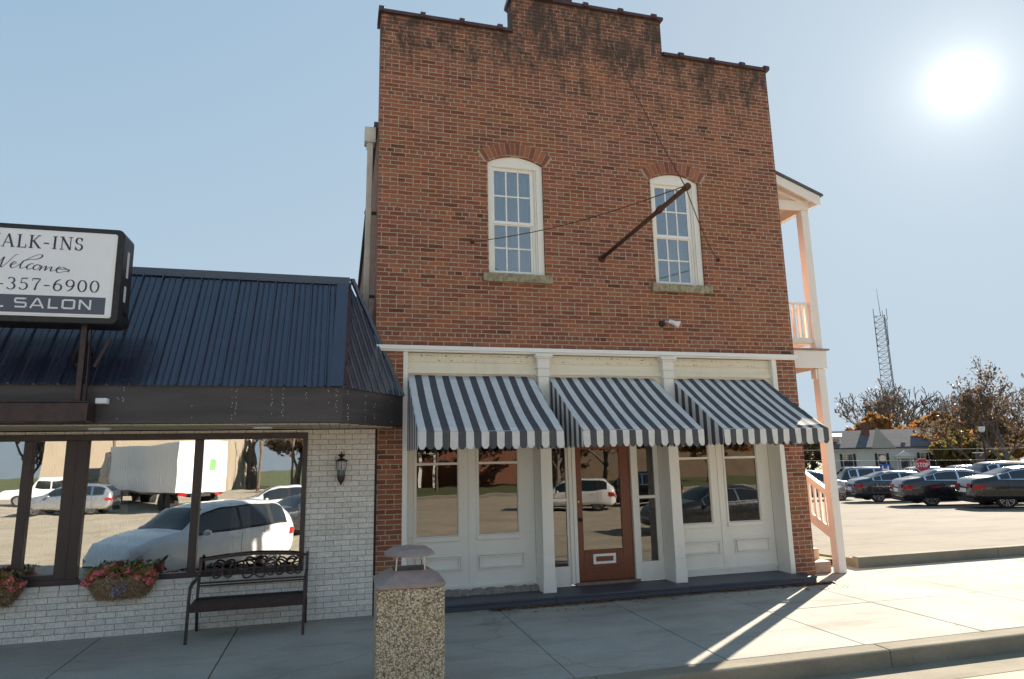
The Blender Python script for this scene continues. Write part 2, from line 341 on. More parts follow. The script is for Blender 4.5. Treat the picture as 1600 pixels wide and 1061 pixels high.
# ---------------------------------------------------------------- mesh helpers
class MB:
    def __init__(s): s.v = []; s.f = []; s.uv = None
    def add(s, vs, fs):
        o = len(s.v); s.v += [tuple(x) for x in vs]; s.f += [tuple(i+o for i in f) for f in fs]; return s
    def box(s, x0, x1, y0, y1, z0, z1):
        v = [(x, y, z) for z in (z0, z1) for y in (y0, y1) for x in (x0, x1)]
        return s.add(v, [(0, 2, 3, 1), (4, 5, 7, 6), (0, 1, 5, 4), (2, 6, 7, 3), (0, 4, 6, 2), (1, 3, 7, 5)])
    def tube(s, pts, r, n=8, cap=True):
        pts = [Vector(p) for p in pts]; rs = r if isinstance(r, (list, tuple)) else [r]*len(pts)
        vs = []; fs = []
        prev = None
        for i, p in enumerate(pts):
            d = (pts[min(i+1, len(pts)-1)]-pts[max(i-1, 0)]).normalized()
            if prev is None:
                a = Vector((0, 0, 1)) if abs(d.z) < .9 else Vector((1, 0, 0)); prev = d.cross(a).normalized()
            prev = (prev-d*prev.dot(d)).normalized(); q = d.cross(prev)
            for k in range(n):
                an = 2*math.pi*k/n+math.pi/n; vs.append(p+(prev*math.cos(an)+q*math.sin(an))*rs[i])
        for i in range(len(pts)-1):
            for k in range(n):
                k2 = (k+1) % n; fs.append((i*n+k, i*n+k2, (i+1)*n+k2, (i+1)*n+k))
        if cap: fs.append(tuple(range(n))[::-1]); fs.append(tuple(range((len(pts)-1)*n, len(pts)*n)))
        return s.add(vs, fs)
    def bar(s, a, b, w, h, upv=(0, 0, 1)):
        a = Vector(a); b = Vector(b); d = (b-a).normalized(); u = Vector(upv); sd = d.cross(u).normalized(); u = sd.cross(d)
        vs = [p+sd*sx*w/2+u*sz*h/2 for p in (a, b) for sx, sz in ((-1, -1), (1, -1), (1, 1), (-1, 1))]
        return s.add(vs, [(3, 2, 1, 0), (4, 5, 6, 7), (0, 1, 5, 4), (1, 2, 6, 5), (2, 3, 7, 6), (3, 0, 4, 7)])
    def lathe(s, prof, c=(0, 0, 0), n=16, axis='z', sx=1, sy=1):
        vs = []; fs = []
        for r, h in prof:
            for k in range(n):
                a = 2*math.pi*k/n; x, y = r*math.cos(a)*sx, r*math.sin(a)*sy
                vs.append((c[0]+x, c[1]+y, c[2]+h) if axis == 'z' else (c[0]+x, c[1]+h, c[2]+y))
        for i in range(len(prof)-1):
            for k in range(n):
                k2 = (k+1) % n; fs.append((i*n+k, i*n+k2, (i+1)*n+k2, (i+1)*n+k))
        fs.append(tuple(range(n))[::-1]); fs.append(tuple(range((len(prof)-1)*n, len(prof)*n)))
        return s.add(vs, fs)
    def poly(s, pts, off):
        """extrude a planar outline by a vector"""
        n = len(pts); o = Vector(off)
        vs = [Vector(p) for p in pts]+[Vector(p)+o for p in pts]
        fs = [tuple(range(n)), tuple(range(n, 2*n))[::-1]]+[(i, i+n, (i+1) % n+n, (i+1) % n) for i in range(n)]
        return s.add(vs, fs)
    def build(s, name, mat, parent=None, bevel=0, smooth=False, recalc=True):
        me = bpy.data.meshes.new(name); me.from_pydata(s.v, [], s.f)
        if recalc:
            b = bmesh.new(); b.from_mesh(me); bmesh.ops.recalc_face_normals(b, faces=b.faces); b.to_mesh(me); b.free()
        if smooth:
            for p in me.polygons: p.use_smooth = True
        me.materials.append(MT[mat] if isinstance(mat, str) else mat)
        o = bpy.data.objects.new(name, me); C.collection.objects.link(o)
        if parent is not None:
            o.parent = parent
            loc = parent.matrix_basis.translation if parent.type == 'EMPTY' else Vector((0, 0, 0))
            o['_w'] = 1
        if bevel:
            bv = o.modifiers.new('bevel', 'BEVEL'); bv.width = bevel; bv.segments = 2; bv.limit_method = 'ANGLE'
        return o
def empty(name, loc, label, cat, group=None, rz=0):
    o = bpy.data.objects.new(name, None); C.collection.objects.link(o); o.location = loc; o.rotation_euler = (0, 0, rz)
    o.empty_display_size = .2; tag(o, label, cat, group); return o
def tag(o, label, cat=None, group=None):
    o['label'] = label
    if cat: o['category'] = cat
    if group: o['group'] = group
    return o
def struct(o, stuff=False): o['kind'] = 'stuff' if stuff else 'structure'; return o
def W(root):
    """children of root were modelled in world coordinates: shift them back by the root's location"""
    inv = Matrix.LocRotScale(root.location, root.rotation_euler, (1, 1, 1)).inverted()
    for ch in list(root.children): ch.matrix_parent_inverse = inv
def dup(root, loc, rz=0, label=None, group=None):
    r = root.copy(); C.collection.objects.link(r); r.location = loc; r.rotation_euler = (0, 0, rz)
    if label: r['label'] = label
    if group: r['group'] = group
    def cp(a, b):
        for ch in a.children:
            c = ch.copy(); C.collection.objects.link(c); c.parent = b; c.matrix_parent_inverse = ch.matrix_parent_inverse.copy(); cp(ch, c)
    cp(root, r); return r
# ================================================================ ground
def lotz(y): return .15-.035*max(0, min(y, 60)-.5)
xs = [-160, -60, -30, -12, 0, 8.6, 20, 40, 70, 110, 260]; ys = [1.0, 4, 8, 14, 20, 28, 40, 60, 100, 320]
m = MB(); vs = [(x, y, lotz(y)-.03) for y in ys for x in xs]; nx = len(xs)
m.add(vs, [(j*nx+i, j*nx+i+1, (j+1)*nx+i+1, (j+1)*nx+i) for j in range(len(ys)-1) for i in range(nx-1)])
vs = [(x, y, z) for y, z in ((1.0, -.35), (-3.7, -.40), (-9, -.75), (-30, -.85), (-60, -.9), (-300, -1)) for x in (-160, 8.6, 260)]
m.add(vs, [(j*3+i, j*3+i+1, (j+1)*3+i+1, (j+1)*3+i) for j in range(5) for i in range(2)])
struct(m.build('ground', 'grassm'))
m = MB()
ly = [.62, 4, 8, 12, 16, 20, 24, 27]; lx = [8.62, 14, 22, 32, 46, 60]
m.add([(x, y, lotz(y)) for y in ly for x in lx], [(j*6+i, j*6+i+1, (j+1)*6+i+1, (j+1)*6+i) for j in range(len(ly)-1) for i in range(5)])
struct(m.build('parking_lot', 'lot'))
struct(MB().box(7.26, 8.60, .03, 14, -.2, -.004).build('porch_slab', 'walk'))
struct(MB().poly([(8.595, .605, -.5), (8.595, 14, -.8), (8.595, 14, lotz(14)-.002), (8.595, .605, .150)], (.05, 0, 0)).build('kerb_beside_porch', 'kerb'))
m = MB()
sx = [-60, -.0]; m2 = [(-160, -3.82), (200, -3.82)]
prof = [(-3.80, -.155), (-6, -.30), (-9, -.47), (-14, -.55), (-34, -.55)]
m.add([(x, y, -.552+(.14 if y < -36 else 0)) for y in (-34, -36.5, -60) for x in (-160, 2)], [(0, 1, 3, 2), (2, 3, 5, 4)])
m.add([(x, y, z) for y, z in prof for x in (-160, -20, 0, 20, 200)], [(j*5+i, j*5+i+1, (j+1)*5+i+1, (j+1)*5+i) for j in range(4) for i in range(4)])
struct(m.build('street', 'street'))
m = MB()
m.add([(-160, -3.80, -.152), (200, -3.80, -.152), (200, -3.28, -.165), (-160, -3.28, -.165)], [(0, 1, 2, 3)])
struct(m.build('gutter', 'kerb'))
# sidewalk slabs with real joints
m = MB(); g = .006
jx = [-16, -14.5, -13, -11.6, -10.1, -8.6, -7.1, -5.6, -4.05, -2.55, -1.07, .53, 2.12, 3.67, 5.25, 6.80, 8.6]
x = 8.6
while x < 60: x += 1.55; jx.append(x)
for a, b in zip(jx, jx[1:]):
    top = .02 if a < 8.5 else .60
    for y0, y1, gg in ((-3.10, -1.55, .005), (-1.55, top, .005)):
        dz = random.uniform(-.002, .002)
        m.box(a+g, b-g, y0+gg, y1-gg, -.12, dz)
struct(m.build('sidewalk', 'walk', bevel=.005))
struct(MB().box(-16, 60, -3.09, .60, -.20, -.014).build('sidewalk_bed', plain('joint_dirt', (.035, .03, .027), .95)))
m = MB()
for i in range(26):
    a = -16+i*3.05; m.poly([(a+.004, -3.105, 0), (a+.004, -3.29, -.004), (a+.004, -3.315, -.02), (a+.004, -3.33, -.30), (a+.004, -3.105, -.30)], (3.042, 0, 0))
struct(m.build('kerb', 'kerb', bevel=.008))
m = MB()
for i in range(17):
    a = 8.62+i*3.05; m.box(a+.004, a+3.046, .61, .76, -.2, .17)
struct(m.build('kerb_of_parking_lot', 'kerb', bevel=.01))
# across the street, seen in the panes
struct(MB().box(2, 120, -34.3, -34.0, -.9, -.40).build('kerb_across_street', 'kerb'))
struct(MB().box(2, 120, -36.2, -34.3, -.9, -.41).build('sidewalk_across_street', 'walk'))
struct(MB().box(-120, 120, -64, -36.2, -.95, -.44).build('lawn', 'grassm'))
struct(MB().box(28, 150, 44, 70, -2.4, -1.13).build('lawn_by_house', 'grassm'))

# ================================================================ brick building
def wall_with_arches(y, x0, x1, z0, z1, wins, thick):
    """front sheet with arched openings; wins = (xa, xb, zs, zspring, rise)"""
    m = MB(); q = lambda a, b, c, d: m.add([(a, y, c), (b, y, c), (b, y, d), (a, y, d)], [(0, 1, 2, 3)])
    cur = x0; zb = min(v[2] for v in wins); zt = max(v[3]+v[4] for v in wins)+.02
    q(x0, x1, z0, zb); q(x0, x1, zt, z1)
    for xa, xb, zs, zp, rise in wins:
        q(cur, xa, zb, zt)
        if zs > zb+1e-4: q(xa, xb, zb, zs)
        N = 14; pts = [(xa+(xb-xa)*i/N, zp+rise*(1-((2*i/N)-1)**2)) for i in range(N+1)]
        for (xa_, za_), (xb_, zb_) in zip(pts, pts[1:]):
            m.add([(xa_, y, za_), (xb_, y, zb_), (xb_, y, zt), (xa_, y, zt)], [(0, 1, 2, 3)])
            m.add([(xa_, y, za_), (xb_, y, zb_), (xb_, y+thick, zb_), (xa_, y+thick, za_)], [(3, 2, 1, 0)])
        for xx in (xa, xb): m.add([(xx, y, zs), (xx, y+thick, zs), (xx, y+thick, zp), (xx, y, zp)], [(0, 1, 2, 3)])
        m.add([(xa, y, zs), (xb, y, zs), (xb, y+thick, zs), (xa, y+thick, zs)], [(0, 1, 2, 3)])
        cur = xb
    q(cur, x1, zb, zt); return m
BX0, BX1, BZ = .5, 7.25, 8.64
bb = empty('brick_building', (3.9, 0, 0), 'two storey red brick storefront building with stepped parapet and white shopfront', 'building')
WIN = [(2.12, 3.00, 4.63, 6.40, .12), (4.83, 5.705, 4.605, 6.375, .12)]
m = wall_with_arches(0, BX0, BX1, 3.515, BZ, WIN, .18)
q = lambda a, b, c, d, y=0: m.add([(a, y, c), (b, y, c), (b, y, d), (a, y, d)], [(0, 1, 2, 3)])
q(2.57, 5.21, BZ, 9.30)
m.add([(BX0, 0, 3.515), (.92, 0, 3.515), (.92, 0, 0), (BX0, 0, 0)], [(0, 1, 2, 3)]); m.add([(6.88, 0, 3.515), (BX1, 0, 3.515), (BX1, 0, 0), (6.88, 0, 0)], [(0, 1, 2, 3)])
# side walls: parapet return, then the lower rear roof
for xx in (BX0, BX1):
    m.add([(xx, 0, -.6), (xx, .32, -.6), (xx, .32, BZ), (xx, 0, BZ)], [(0, 1, 2, 3)])
    m.add([(xx, .32, -.6), (xx, 17, -.6), (xx, 17, 5.4), (xx, .32, 6.9)], [(0, 1, 2, 3)])
m.add([(BX0, 0, BZ), (2.57, 0, BZ), (2.57, .32, BZ), (BX0, .32, BZ)], [(0, 1, 2, 3)])
m.add([(5.21, 0, BZ), (BX1, 0, BZ), (BX1, .32, BZ), (5.21, .32, BZ)], [(0, 1, 2, 3)])
m.add([(2.57, 0, 9.3), (5.21, 0, 9.3), (5.21, .32, 9.3), (2.57, .32, 9.3)], [(0, 1, 2, 3)])
for xx in (2.57, 5.21): m.add([(xx, 0, BZ), (xx, .32, BZ), (xx, .32, 9.3), (xx, 0, 9.3)], [(0, 1, 2, 3)])
m.add([(BX0, .32, 6.9), (BX1, .32, 6.9), (BX1, .32, BZ), (5.21, .32, BZ), (5.21, .32, 9.3), (2.57, .32, 9.3), (2.57, .32, BZ), (BX0, .32, BZ)], [tuple(range(8))])
m.add([(BX0, 17, -1), (BX1, 17, -1), (BX1, 17, 5.4), (BX0, 17, 5.4)], [(0, 1, 2, 3)])
wall = m.build('wall', 'brick', bb, recalc=False)
MB().poly([(BX0-.06, .33, 6.92), (BX0-.06, 17.3, 5.4), (BX1+.1, 17.3, 5.4), (BX1+.1, .33, 6.92)], (0, 0, .1)).build('roof', 'shingle', bb)
# clay coping with raised joints
def coping(x0, x1, z, ks):
    m = MB(); N = 8
    sec = [(-.05, -.035), (-.055, .012), (-.02, .04), (.16, .055), (.34, .04), (.375, .012), (.37, -.035)]
    m.add([(xx, a, z+b) for xx in (x0, x1) for a, b in sec], [(i, (i+1) % 7, 7+(i+1) % 7, 7+i) for i in range(7)]+[tuple(range(7)), tuple(range(7, 14))])
    for k in ks:
        m.add([(xx, .16+(a-.16)*1.12, z+.0+b*1.35+.012) for xx in (k-.04, k+.04) for a, b in sec], [(i, (i+1) % 7, 7+(i+1) % 7, 7+i) for i in range(7)]+[tuple(range(7)), tuple(range(7, 14))])
    m.build('coping', 'coping', bb, bevel=.004)
coping(.46, 2.565, BZ+.035, [.50, 1.13, 1.74, 2.35]); coping(2.53, 5.25, 9.335, [2.6, 3.2, 3.83, 4.46, 5.08]); coping(5.215, 7.29, BZ+.035, [5.55, 6.15, 6.75, 7.24])
MB().box(3.25, 3.62, .02, .3, 9.39, 9.47).build('loose_coping_tile', 'coping', bb, bevel=.01)
# upper sash windows
for i, (xa, xb, zs, zp, rise) in enumerate(WIN):
    # segmental arch of soldier bricks, standing 4 mm proud
    m = MB(); N = 14; cx = (xa+xb)/2; hw = (xb-xa)/2+.03; Rr = (hw*hw+(rise+.02)**2)/(2*(rise+.02)); cz = zp+rise+.02-Rr; A = math.asin(hw/Rr)
    for k in range(N):
        a0 = -A+2*A*(k+.06)/N; a1 = -A+2*A*(k+.94)/N
        pts = [(cx+math.sin(a)*r_, -.005, cz+math.cos(a)*r_) for a, r_ in ((a0, Rr), (a1, Rr), (a1, Rr+.195), (a0, Rr+.195))]
        m.poly(pts, (0, .02, 0))
    arch = m.build('brick_arch', 'arch', bb, bevel=.003)
    a0, a1 = -A*1.05, A*1.05
    pts = [(cx+math.sin(a0+(a1-a0)*k/20)*(Rr-.004), -.001, cz+math.cos(a0+(a1-a0)*k/20)*(Rr-.004)) for k in range(21)]+[(cx+math.sin(a1+(a0-a1)*k/20)*(Rr+.198), -.001, cz+math.cos(a1+(a0-a1)*k/20)*(Rr+.198)) for k in range(21)]
    MB().poly(pts, (0, .006, 0)).build('mortar_bed', plain('arch_mortar%d' % i, (.36, .30, .22), .9, 0, .2, 20), arch)
    # rough stone sill
    m = MB(); n = 22
    for k in range(n):
        xk0 = xa-.09+(xb-xa+.18)*k/n; xk1 = xa-.09+(xb-xa+.18)*(k+1)/n; r_ = random.uniform
        m.box(xk0, xk1, -.055-r_(0, .012), .1, zs-.125-r_(0, .012), zs-.002-r_(0, .006))
    m.build('stone_sill', 'grey', bb)
    # frame: head board filling the arch, jambs with an inner stop
    m = MB(); N = 14
    def arc(x_): return zp+rise*(1-((x_-cx)/((xb-xa)/2))**2)-.004
    top = [(xa+.004+(xb-xa-.008)*k/N, arc(xa+.004+(xb-xa-.008)*k/N)) for k in range(N+1)]
    zh = zp-.06
    m.poly([(x_, .035, z_) for x_, z_ in top]+[(xb-.004, .035, zh), (xa+.004, .035, zh)], (0, .12, 0))
    m.box(xa+.004, xa+.065, .035, .16, zs, zh); m.box(xb-.10, xb-.004, .035, .16, zs, zh)
    m.box(xa+.065, xa+.085, .06, .16, zs, zh); m.box(xb-.125, xb-.10, .06, .16, zs, zh)
    m.box(xb-.16, xb-.125, .09, .16, zs, zh)
    m.box(xa+.065, xb-.10, .03, .15, zs, zs+.035)
    fr = m.build('window_frame', 'white', bb, bevel=.004)
    sx0, sx1 = xa+.078, xb-.152; zm = zs+(zh-zs)*.475
    for (za, zb, yy) in ((zm, zh+.0, .085), (zs+.035, zm+.03, .112)):
        m = MB(); st = .040
        m.box(sx0, sx0+st, yy, yy+.035, za, zb); m.box(sx1-st, sx1, yy, yy+.035, za, zb)
        m.box(sx0+st, sx1-st, yy+.001, yy+.034, za, za+.045); m.box(sx0+st, sx1-st, yy+.001, yy+.034, zb-.045, zb)
        gw = (sx1-sx0-2*st)/3
        for k in (1, 2): m.box(sx0+st+gw*k-.011, sx0+st+gw*k+.011, yy+.004, yy+.030, za+.045, zb-.045)
        mh = (za+zb)/2; m.box(sx0+st, sx1-st, yy+.0045, yy+.0295, mh-.011, mh+.011)
        s_ = m.build('sash', 'cap', bb, bevel=.002)
        MB().box(sx0+st-.005, sx1-st+.005, yy+.016, yy+.019, za+.04, zb-.04).build('glass', 'upglass', s_)
    # lace valance / curtain inside
    m = MB(); n = 30
    if i == 0:
        vs = []
        for k in range(n+1):
            x_ = sx0+(sx1-sx0)*k/n; y_ = .25+.02*math.sin(k*1.3); zz = zh-.30-.05*math.sin(k*.8)
            vs += [(x_, y_, zh), (x_, y_, zz)]
        m.add(vs, [(2*k, 2*k+1, 2*k+3, 2*k+2) for k in range(n)])
    vs = []
    for k in range(n+1):
        f_ = k/n; x_ = sx1-.30+.34*f_; y_ = .28+.022*math.sin(k*1.9)
        vs += [(x_, y_, zh), (x_+.03*f_, y_, zs)]
    m.add(vs, [(2*k, 2*k+1, 2*k+3, 2*k+2) for k in range(n)])
    m.build('curtain', 'curtain', bb, smooth=True)
def room(x0, x1, y0, y1, z0, z1, mat, parent, front=True):
    m = MB(); v = [(x, y, z) for z in (z0, z1) for y in (y0, y1) for x in (x0, x1)]
    m.add(v, [(0, 1, 3, 2), (4, 6, 7, 5), (2, 3, 7, 6), (0, 2, 6, 4), (1, 5, 7, 3)])
    return m.build('interior', mat, parent, recalc=False)
room(1.2, 6.4, .30, 5, 4.0, 6.8, 'darkin', bb)

# white cornice board and cream entablature
m = MB(); m.box(.50, 7.27, -.065, .04, 3.455, 3.512); m.box(.52, 7.26, -.04, .04, 3.43, 3.455)
m.build('cornice', 'cap', bb, bevel=.004)
m = MB(); m.box(.94, 6.80, .075, .20, 2.60, 3.43); m.box(.94, 6.80, .05, .075, 3.18, 3.21); m.box(.94, 6.80, .035, .075, 3.135, 3.18); m.box(.94, 6.80, .06, .075, 3.30, 3.31)
m.build('entablature', 'cream', bb, bevel=.003)
# nail holes and weathered joints in the entablature
m = MB()
for k in range(150):
    x_ = random.uniform(1.0, 6.7); z_ = random.choice([3.39, 3.385, 3.325, 3.32, 3.4])+random.uniform(-.006, .006); r_ = random.uniform(.003, .010)
    m.box(x_, x_+r_*random.uniform(1, 3), .0735, .078, z_, z_+r_)
m.build('nail_holes', plain('holes', (.10, .07, .04), .9), bb)['kind'] = 'stuff'
m = MB(); m.box(.88, .945, -.012, .30, .10, 3.43); m.build('end_post', 'white', bb, bevel=.004)
MB().box(6.80, 6.885, -.012, .30, .10, 3.43).build('end_post', 'white', bb, bevel=.004)
# columns
for cx0 in (2.82, 4.83):
    cx1 = cx0+.165; m = MB()
    m.box(cx0, cx1, -.05, .30, .62, 3.10); m.box(cx0-.012, cx1+.012, -.062, .30, .115, .30)
    m.box(cx0-.004, cx1+.004, -.054, .30, .30, .45)
    m.box(cx0-.015, cx1+.015, -.065, .075, 3.10, 3.13); m.box(cx0-.006, cx1+.006, -.056, .075, 3.13, 3.22)
    m.box(cx0-.018, cx1+.018, -.068, .075, 3.22, 3.235); m.box(cx0-.010, cx1+.010, -.060, .075, 3.235, 3.36)
    m.box(cx0-.03, cx1+.03, -.080, .075, 3.36, 3.385); m.box(cx0-.05, cx1+.05, -.10, .075, 3.385, 3.428)
    m.box(cx0, cx1, -.05, .30, .45, .62)
    m.build('column', 'white', bb, bevel=.005)
# shopfront woodwork, recessed .3 m
def boards(cells, name, mat='white', y0=.30, y1=.36, parent=bb):
    m = MB()
    for a, b, c, d in cells: m.box(a, b, y0, y1, c, d)
    return m.build(name, mat, parent, bevel=.004)
YB = 2.60
def shop_unit(x0, x1, g1, g2, pa, pb):
    (a, b), (c, d) = g1, g2
    w = boards([(x0, x1, .117, .90), (x0, a, .90, YB), (b, c, .90, YB), (d, x1, .90, YB)], 'shopfront_panel')
    m = MB()
    for (p0, p1) in (pa, pb):
        for o, yy in ((0, .280), (.026, .270)):
            X0, X1, Z0, Z1 = p0+o, p1-o, .42+o, .635-o; wd = .018
            m.box(X0, X1, yy, .302, Z0, Z0+wd); m.box(X0, X1, yy, .302, Z1-wd, Z1); m.box(X0, X0+wd, yy+.0005, .302, Z0+wd, Z1-wd); m.box(X1-wd, X1, yy+.0005, .302, Z0+wd, Z1-wd)
        m.box(p0-.0, p1+.0, .291, .301, .66, .668)
    m.box((b+c)/2-.004, (b+c)/2+.004, .290, .3005, .2, YB-.1)
    m.box(x0, x1, .285, .302, .195, .235)
    m.build('moulding', 'white', w, bevel=.002)
    for (p0, p1) in (g1, g2):
        m = MB(); m.box(p0-.035, p1+.035, .268, .305, .825, .885); m.box(p0-.03, p0, .285, .33, .885, YB-.02); m.box(p1, p1+.03, .285, .33, .885, YB-.02)
        m.box(p0-.004, p1+.004, .30, .34, 1.865, 1.90); m.box(p0-.004, p0+.012, .302, .338, .885, YB-.02); m.box(p1-.012, p1+.004, .302, .338, .885, YB-.02)
        f = m.build('shop_window', 'white', bb, bevel=.003)
        MB().box(p0, p1, .322, .326, .885, YB).build('glass', 'shopglass', f)
shop_unit(.945, 2.82, (1.10, 1.70), (1.985, 2.58), (1.07, 1.74), (1.96, 2.65))
shop_unit(4.99, 6.80, (5.15, 5.71), (5.99, 6.575), (5.14, 5.82), (6.06, 6.70))
for (x0, x1, a, b) in ((2.985, 3.345, 3.02, 3.31), (4.448, 4.83, 4.478, 4.75)):
    w = boards([(x0, x1, .117, .385), (x0, a, .385, YB), (b, x1, .385, YB), (a, b, 1.30, 1.345)], 'sidelight')
    MB().box(a, b, .325, .329, .385, YB).build('glass', 'shopglass', w)
m = MB()
for a, b, yy in ((3.345, 3.40, .27), (3.40, 3.452, .255), (4.346, 4.40, .255), (4.40, 4.448, .27)): m.box(a, b, yy, .37, .14, YB)
m.box(3.452, 4.346, .27, .37, 2.18, YB)
m.build('door_jamb', 'white', bb, bevel=.004)
m = MB(); m.box(3.456, 3.557, .30, .345, .165, 2.17); m.box(4.176, 4.342, .30, .345, .165, 2.17); m.box(3.557, 4.176, .30, .345, .165, .58); m.box(3.557, 4.176, .30, .345, 2.05, 2.17)
m.box(3.56, 4.17, .290, .302, .56, .592)
m.box(3.64, 3.66, .292, .301, .34, .56); m.box(4.07, 4.09, .292, .301, .34, .56); m.box(3.66, 4.07, .292, .301, .34, .358)
dr = m.build('door', 'door', bb, bevel=.004)
MB().box(3.557, 4.176, .320, .324, .58, 2.05).build('glass', 'shopglass', dr)
m = MB(); X0, X1, Z0, Z1 = 3.69, 4.045, .395, .535
m.box(X0, X1, .283, .301, Z0, Z0+.035); m.box(X0, X1, .283, .301, Z1-.035, Z1); m.box(X0, X0+.04, .283, .301, Z0+.035, Z1-.035); m.box(X1-.04, X1, .283, .301, Z0+.035, Z1-.035)
m.build('mail_slot', 'cap', dr, bevel=.003)
MB().lathe([(.0, -.062), (.022, -.06), (.030, -.045), (.024, -.028), (.011, -.02), (.011, -.006), (.027, -.004), (.027, 0)], (3.505, .298, 1.03), 14, 'y').build('door_knob', 'black', dr, smooth=True)
MB().box(3.48, 3.505, .290, .301, 1.27, 1.305).build('lock', plain('brass', (.5, .35, .12), .3, .9, .1, 5), dr, bevel=.003)
MB().box(3.40, 4.40, .22, .36, .117, .158).build('threshold', plain('old_threshold', (.22, .15, .11), .8, 0, .3, 8, .3), bb, bevel=.008)
# interior
room(.95, 6.8, .40, 6.5, .15, 2.62, 'warmin', bb)
for q_ in ((1.5, 2.6, 3.0, 3.6, .16, 1.0), (5.2, 6.3, 2.2, 2.9, .16, .95)): MB().box(*q_).build('shop_counter', 'warmin', bb, bevel=.02)
# masonry ledge, step, foundation
m = MB(); x_ = .945
while x_ < 2.82:
    w_ = random.uniform(.03, .09); m.box(x_, min(x_+w_, 2.82), .17-random.uniform(0, .03), .3, .10, .165+random.uniform(0, .022)); x_ += w_
m.build('mortar_ledge', plain('ledge', (.28, .25, .22), .95, 0, .4, 20, .8), bb)
m = MB()
for a, b in ((.90, 2.905), (2.909, 4.905), (4.909, 7.02)):
    m.box(a, b, -.31, .30, .085, .116); m.box(a, b, -.290, -.25, .020, .083)
m.build('step', 'step', bb, bevel=.006)
m = MB(); m.box(.93, 6.98, -.235, .28, -.05, .084)
m.build('foundation', 'brick', bb)
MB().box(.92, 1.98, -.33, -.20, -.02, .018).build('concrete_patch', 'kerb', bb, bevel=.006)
W(bb)
# leaves and grit against the step
m = MB()
for k in range(1500):
    x_ = random.choice([random.uniform(2.0, 7.1), random.uniform(2.0, 7.1), random.uniform(6.6, 7.3)]); y_ = -.30-abs(random.gauss(0, .035))
    if random.random() < .12: y_ -= random.uniform(0, .35)
    s_ = random.uniform(.008, .024); a = random.uniform(0, 6.3); c_, d_ = math.cos(a)*s_, math.sin(a)*s_; h = random.uniform(.003, .022) if y_ > -.36 else .005
    m.add([(x_-c_, y_-d_, h), (x_+d_, y_-c_, h+random.uniform(-.003, .008)), (x_+c_, y_+d_, h+random.uniform(0, .008)), (x_-d_, y_+c_, h)], [(0, 1, 2, 3)])
o = m.build('leaf_litter', 'litter'); tag(o, 'strip of dry brown leaves lying against the foot of the storefront step', 'leaf litter'); o['kind'] = 'stuff'

# downspout on the left side
ds = empty('downspout', (.36, .3, 0), 'tall pale downspout strapped to the left side wall of the brick building', 'downspout')
m = MB(); m.bar((.385, .22, 6.62), (.37, .62, 2.5), .085, .06, (0, 1, 0)); m.build('pipe', plain('gutter_paint', (.50, .46, .40), .6, 0, .2, 3), ds, bevel=.012)
m = MB(); m.box(.30, .46, .16, .36, 6.60, 6.84); m.poly([(.33, .2, 6.6), (.43, .2, 6.6), (.43, .3, 6.6), (.33, .3, 6.6)], (.0, 0, -.08)); m.build('leader_head', plain('gutter_paint2', (.55, .51, .45), .6, 0, .2, 3), ds, bevel=.01)
for z_ in (5.55, 4.3): MB().box(.325, .5, .27 + (6.6-z_)*.09, .31+(6.6-z_)*.09, z_, z_+.04).build('strap', 'black', ds)
W(ds)

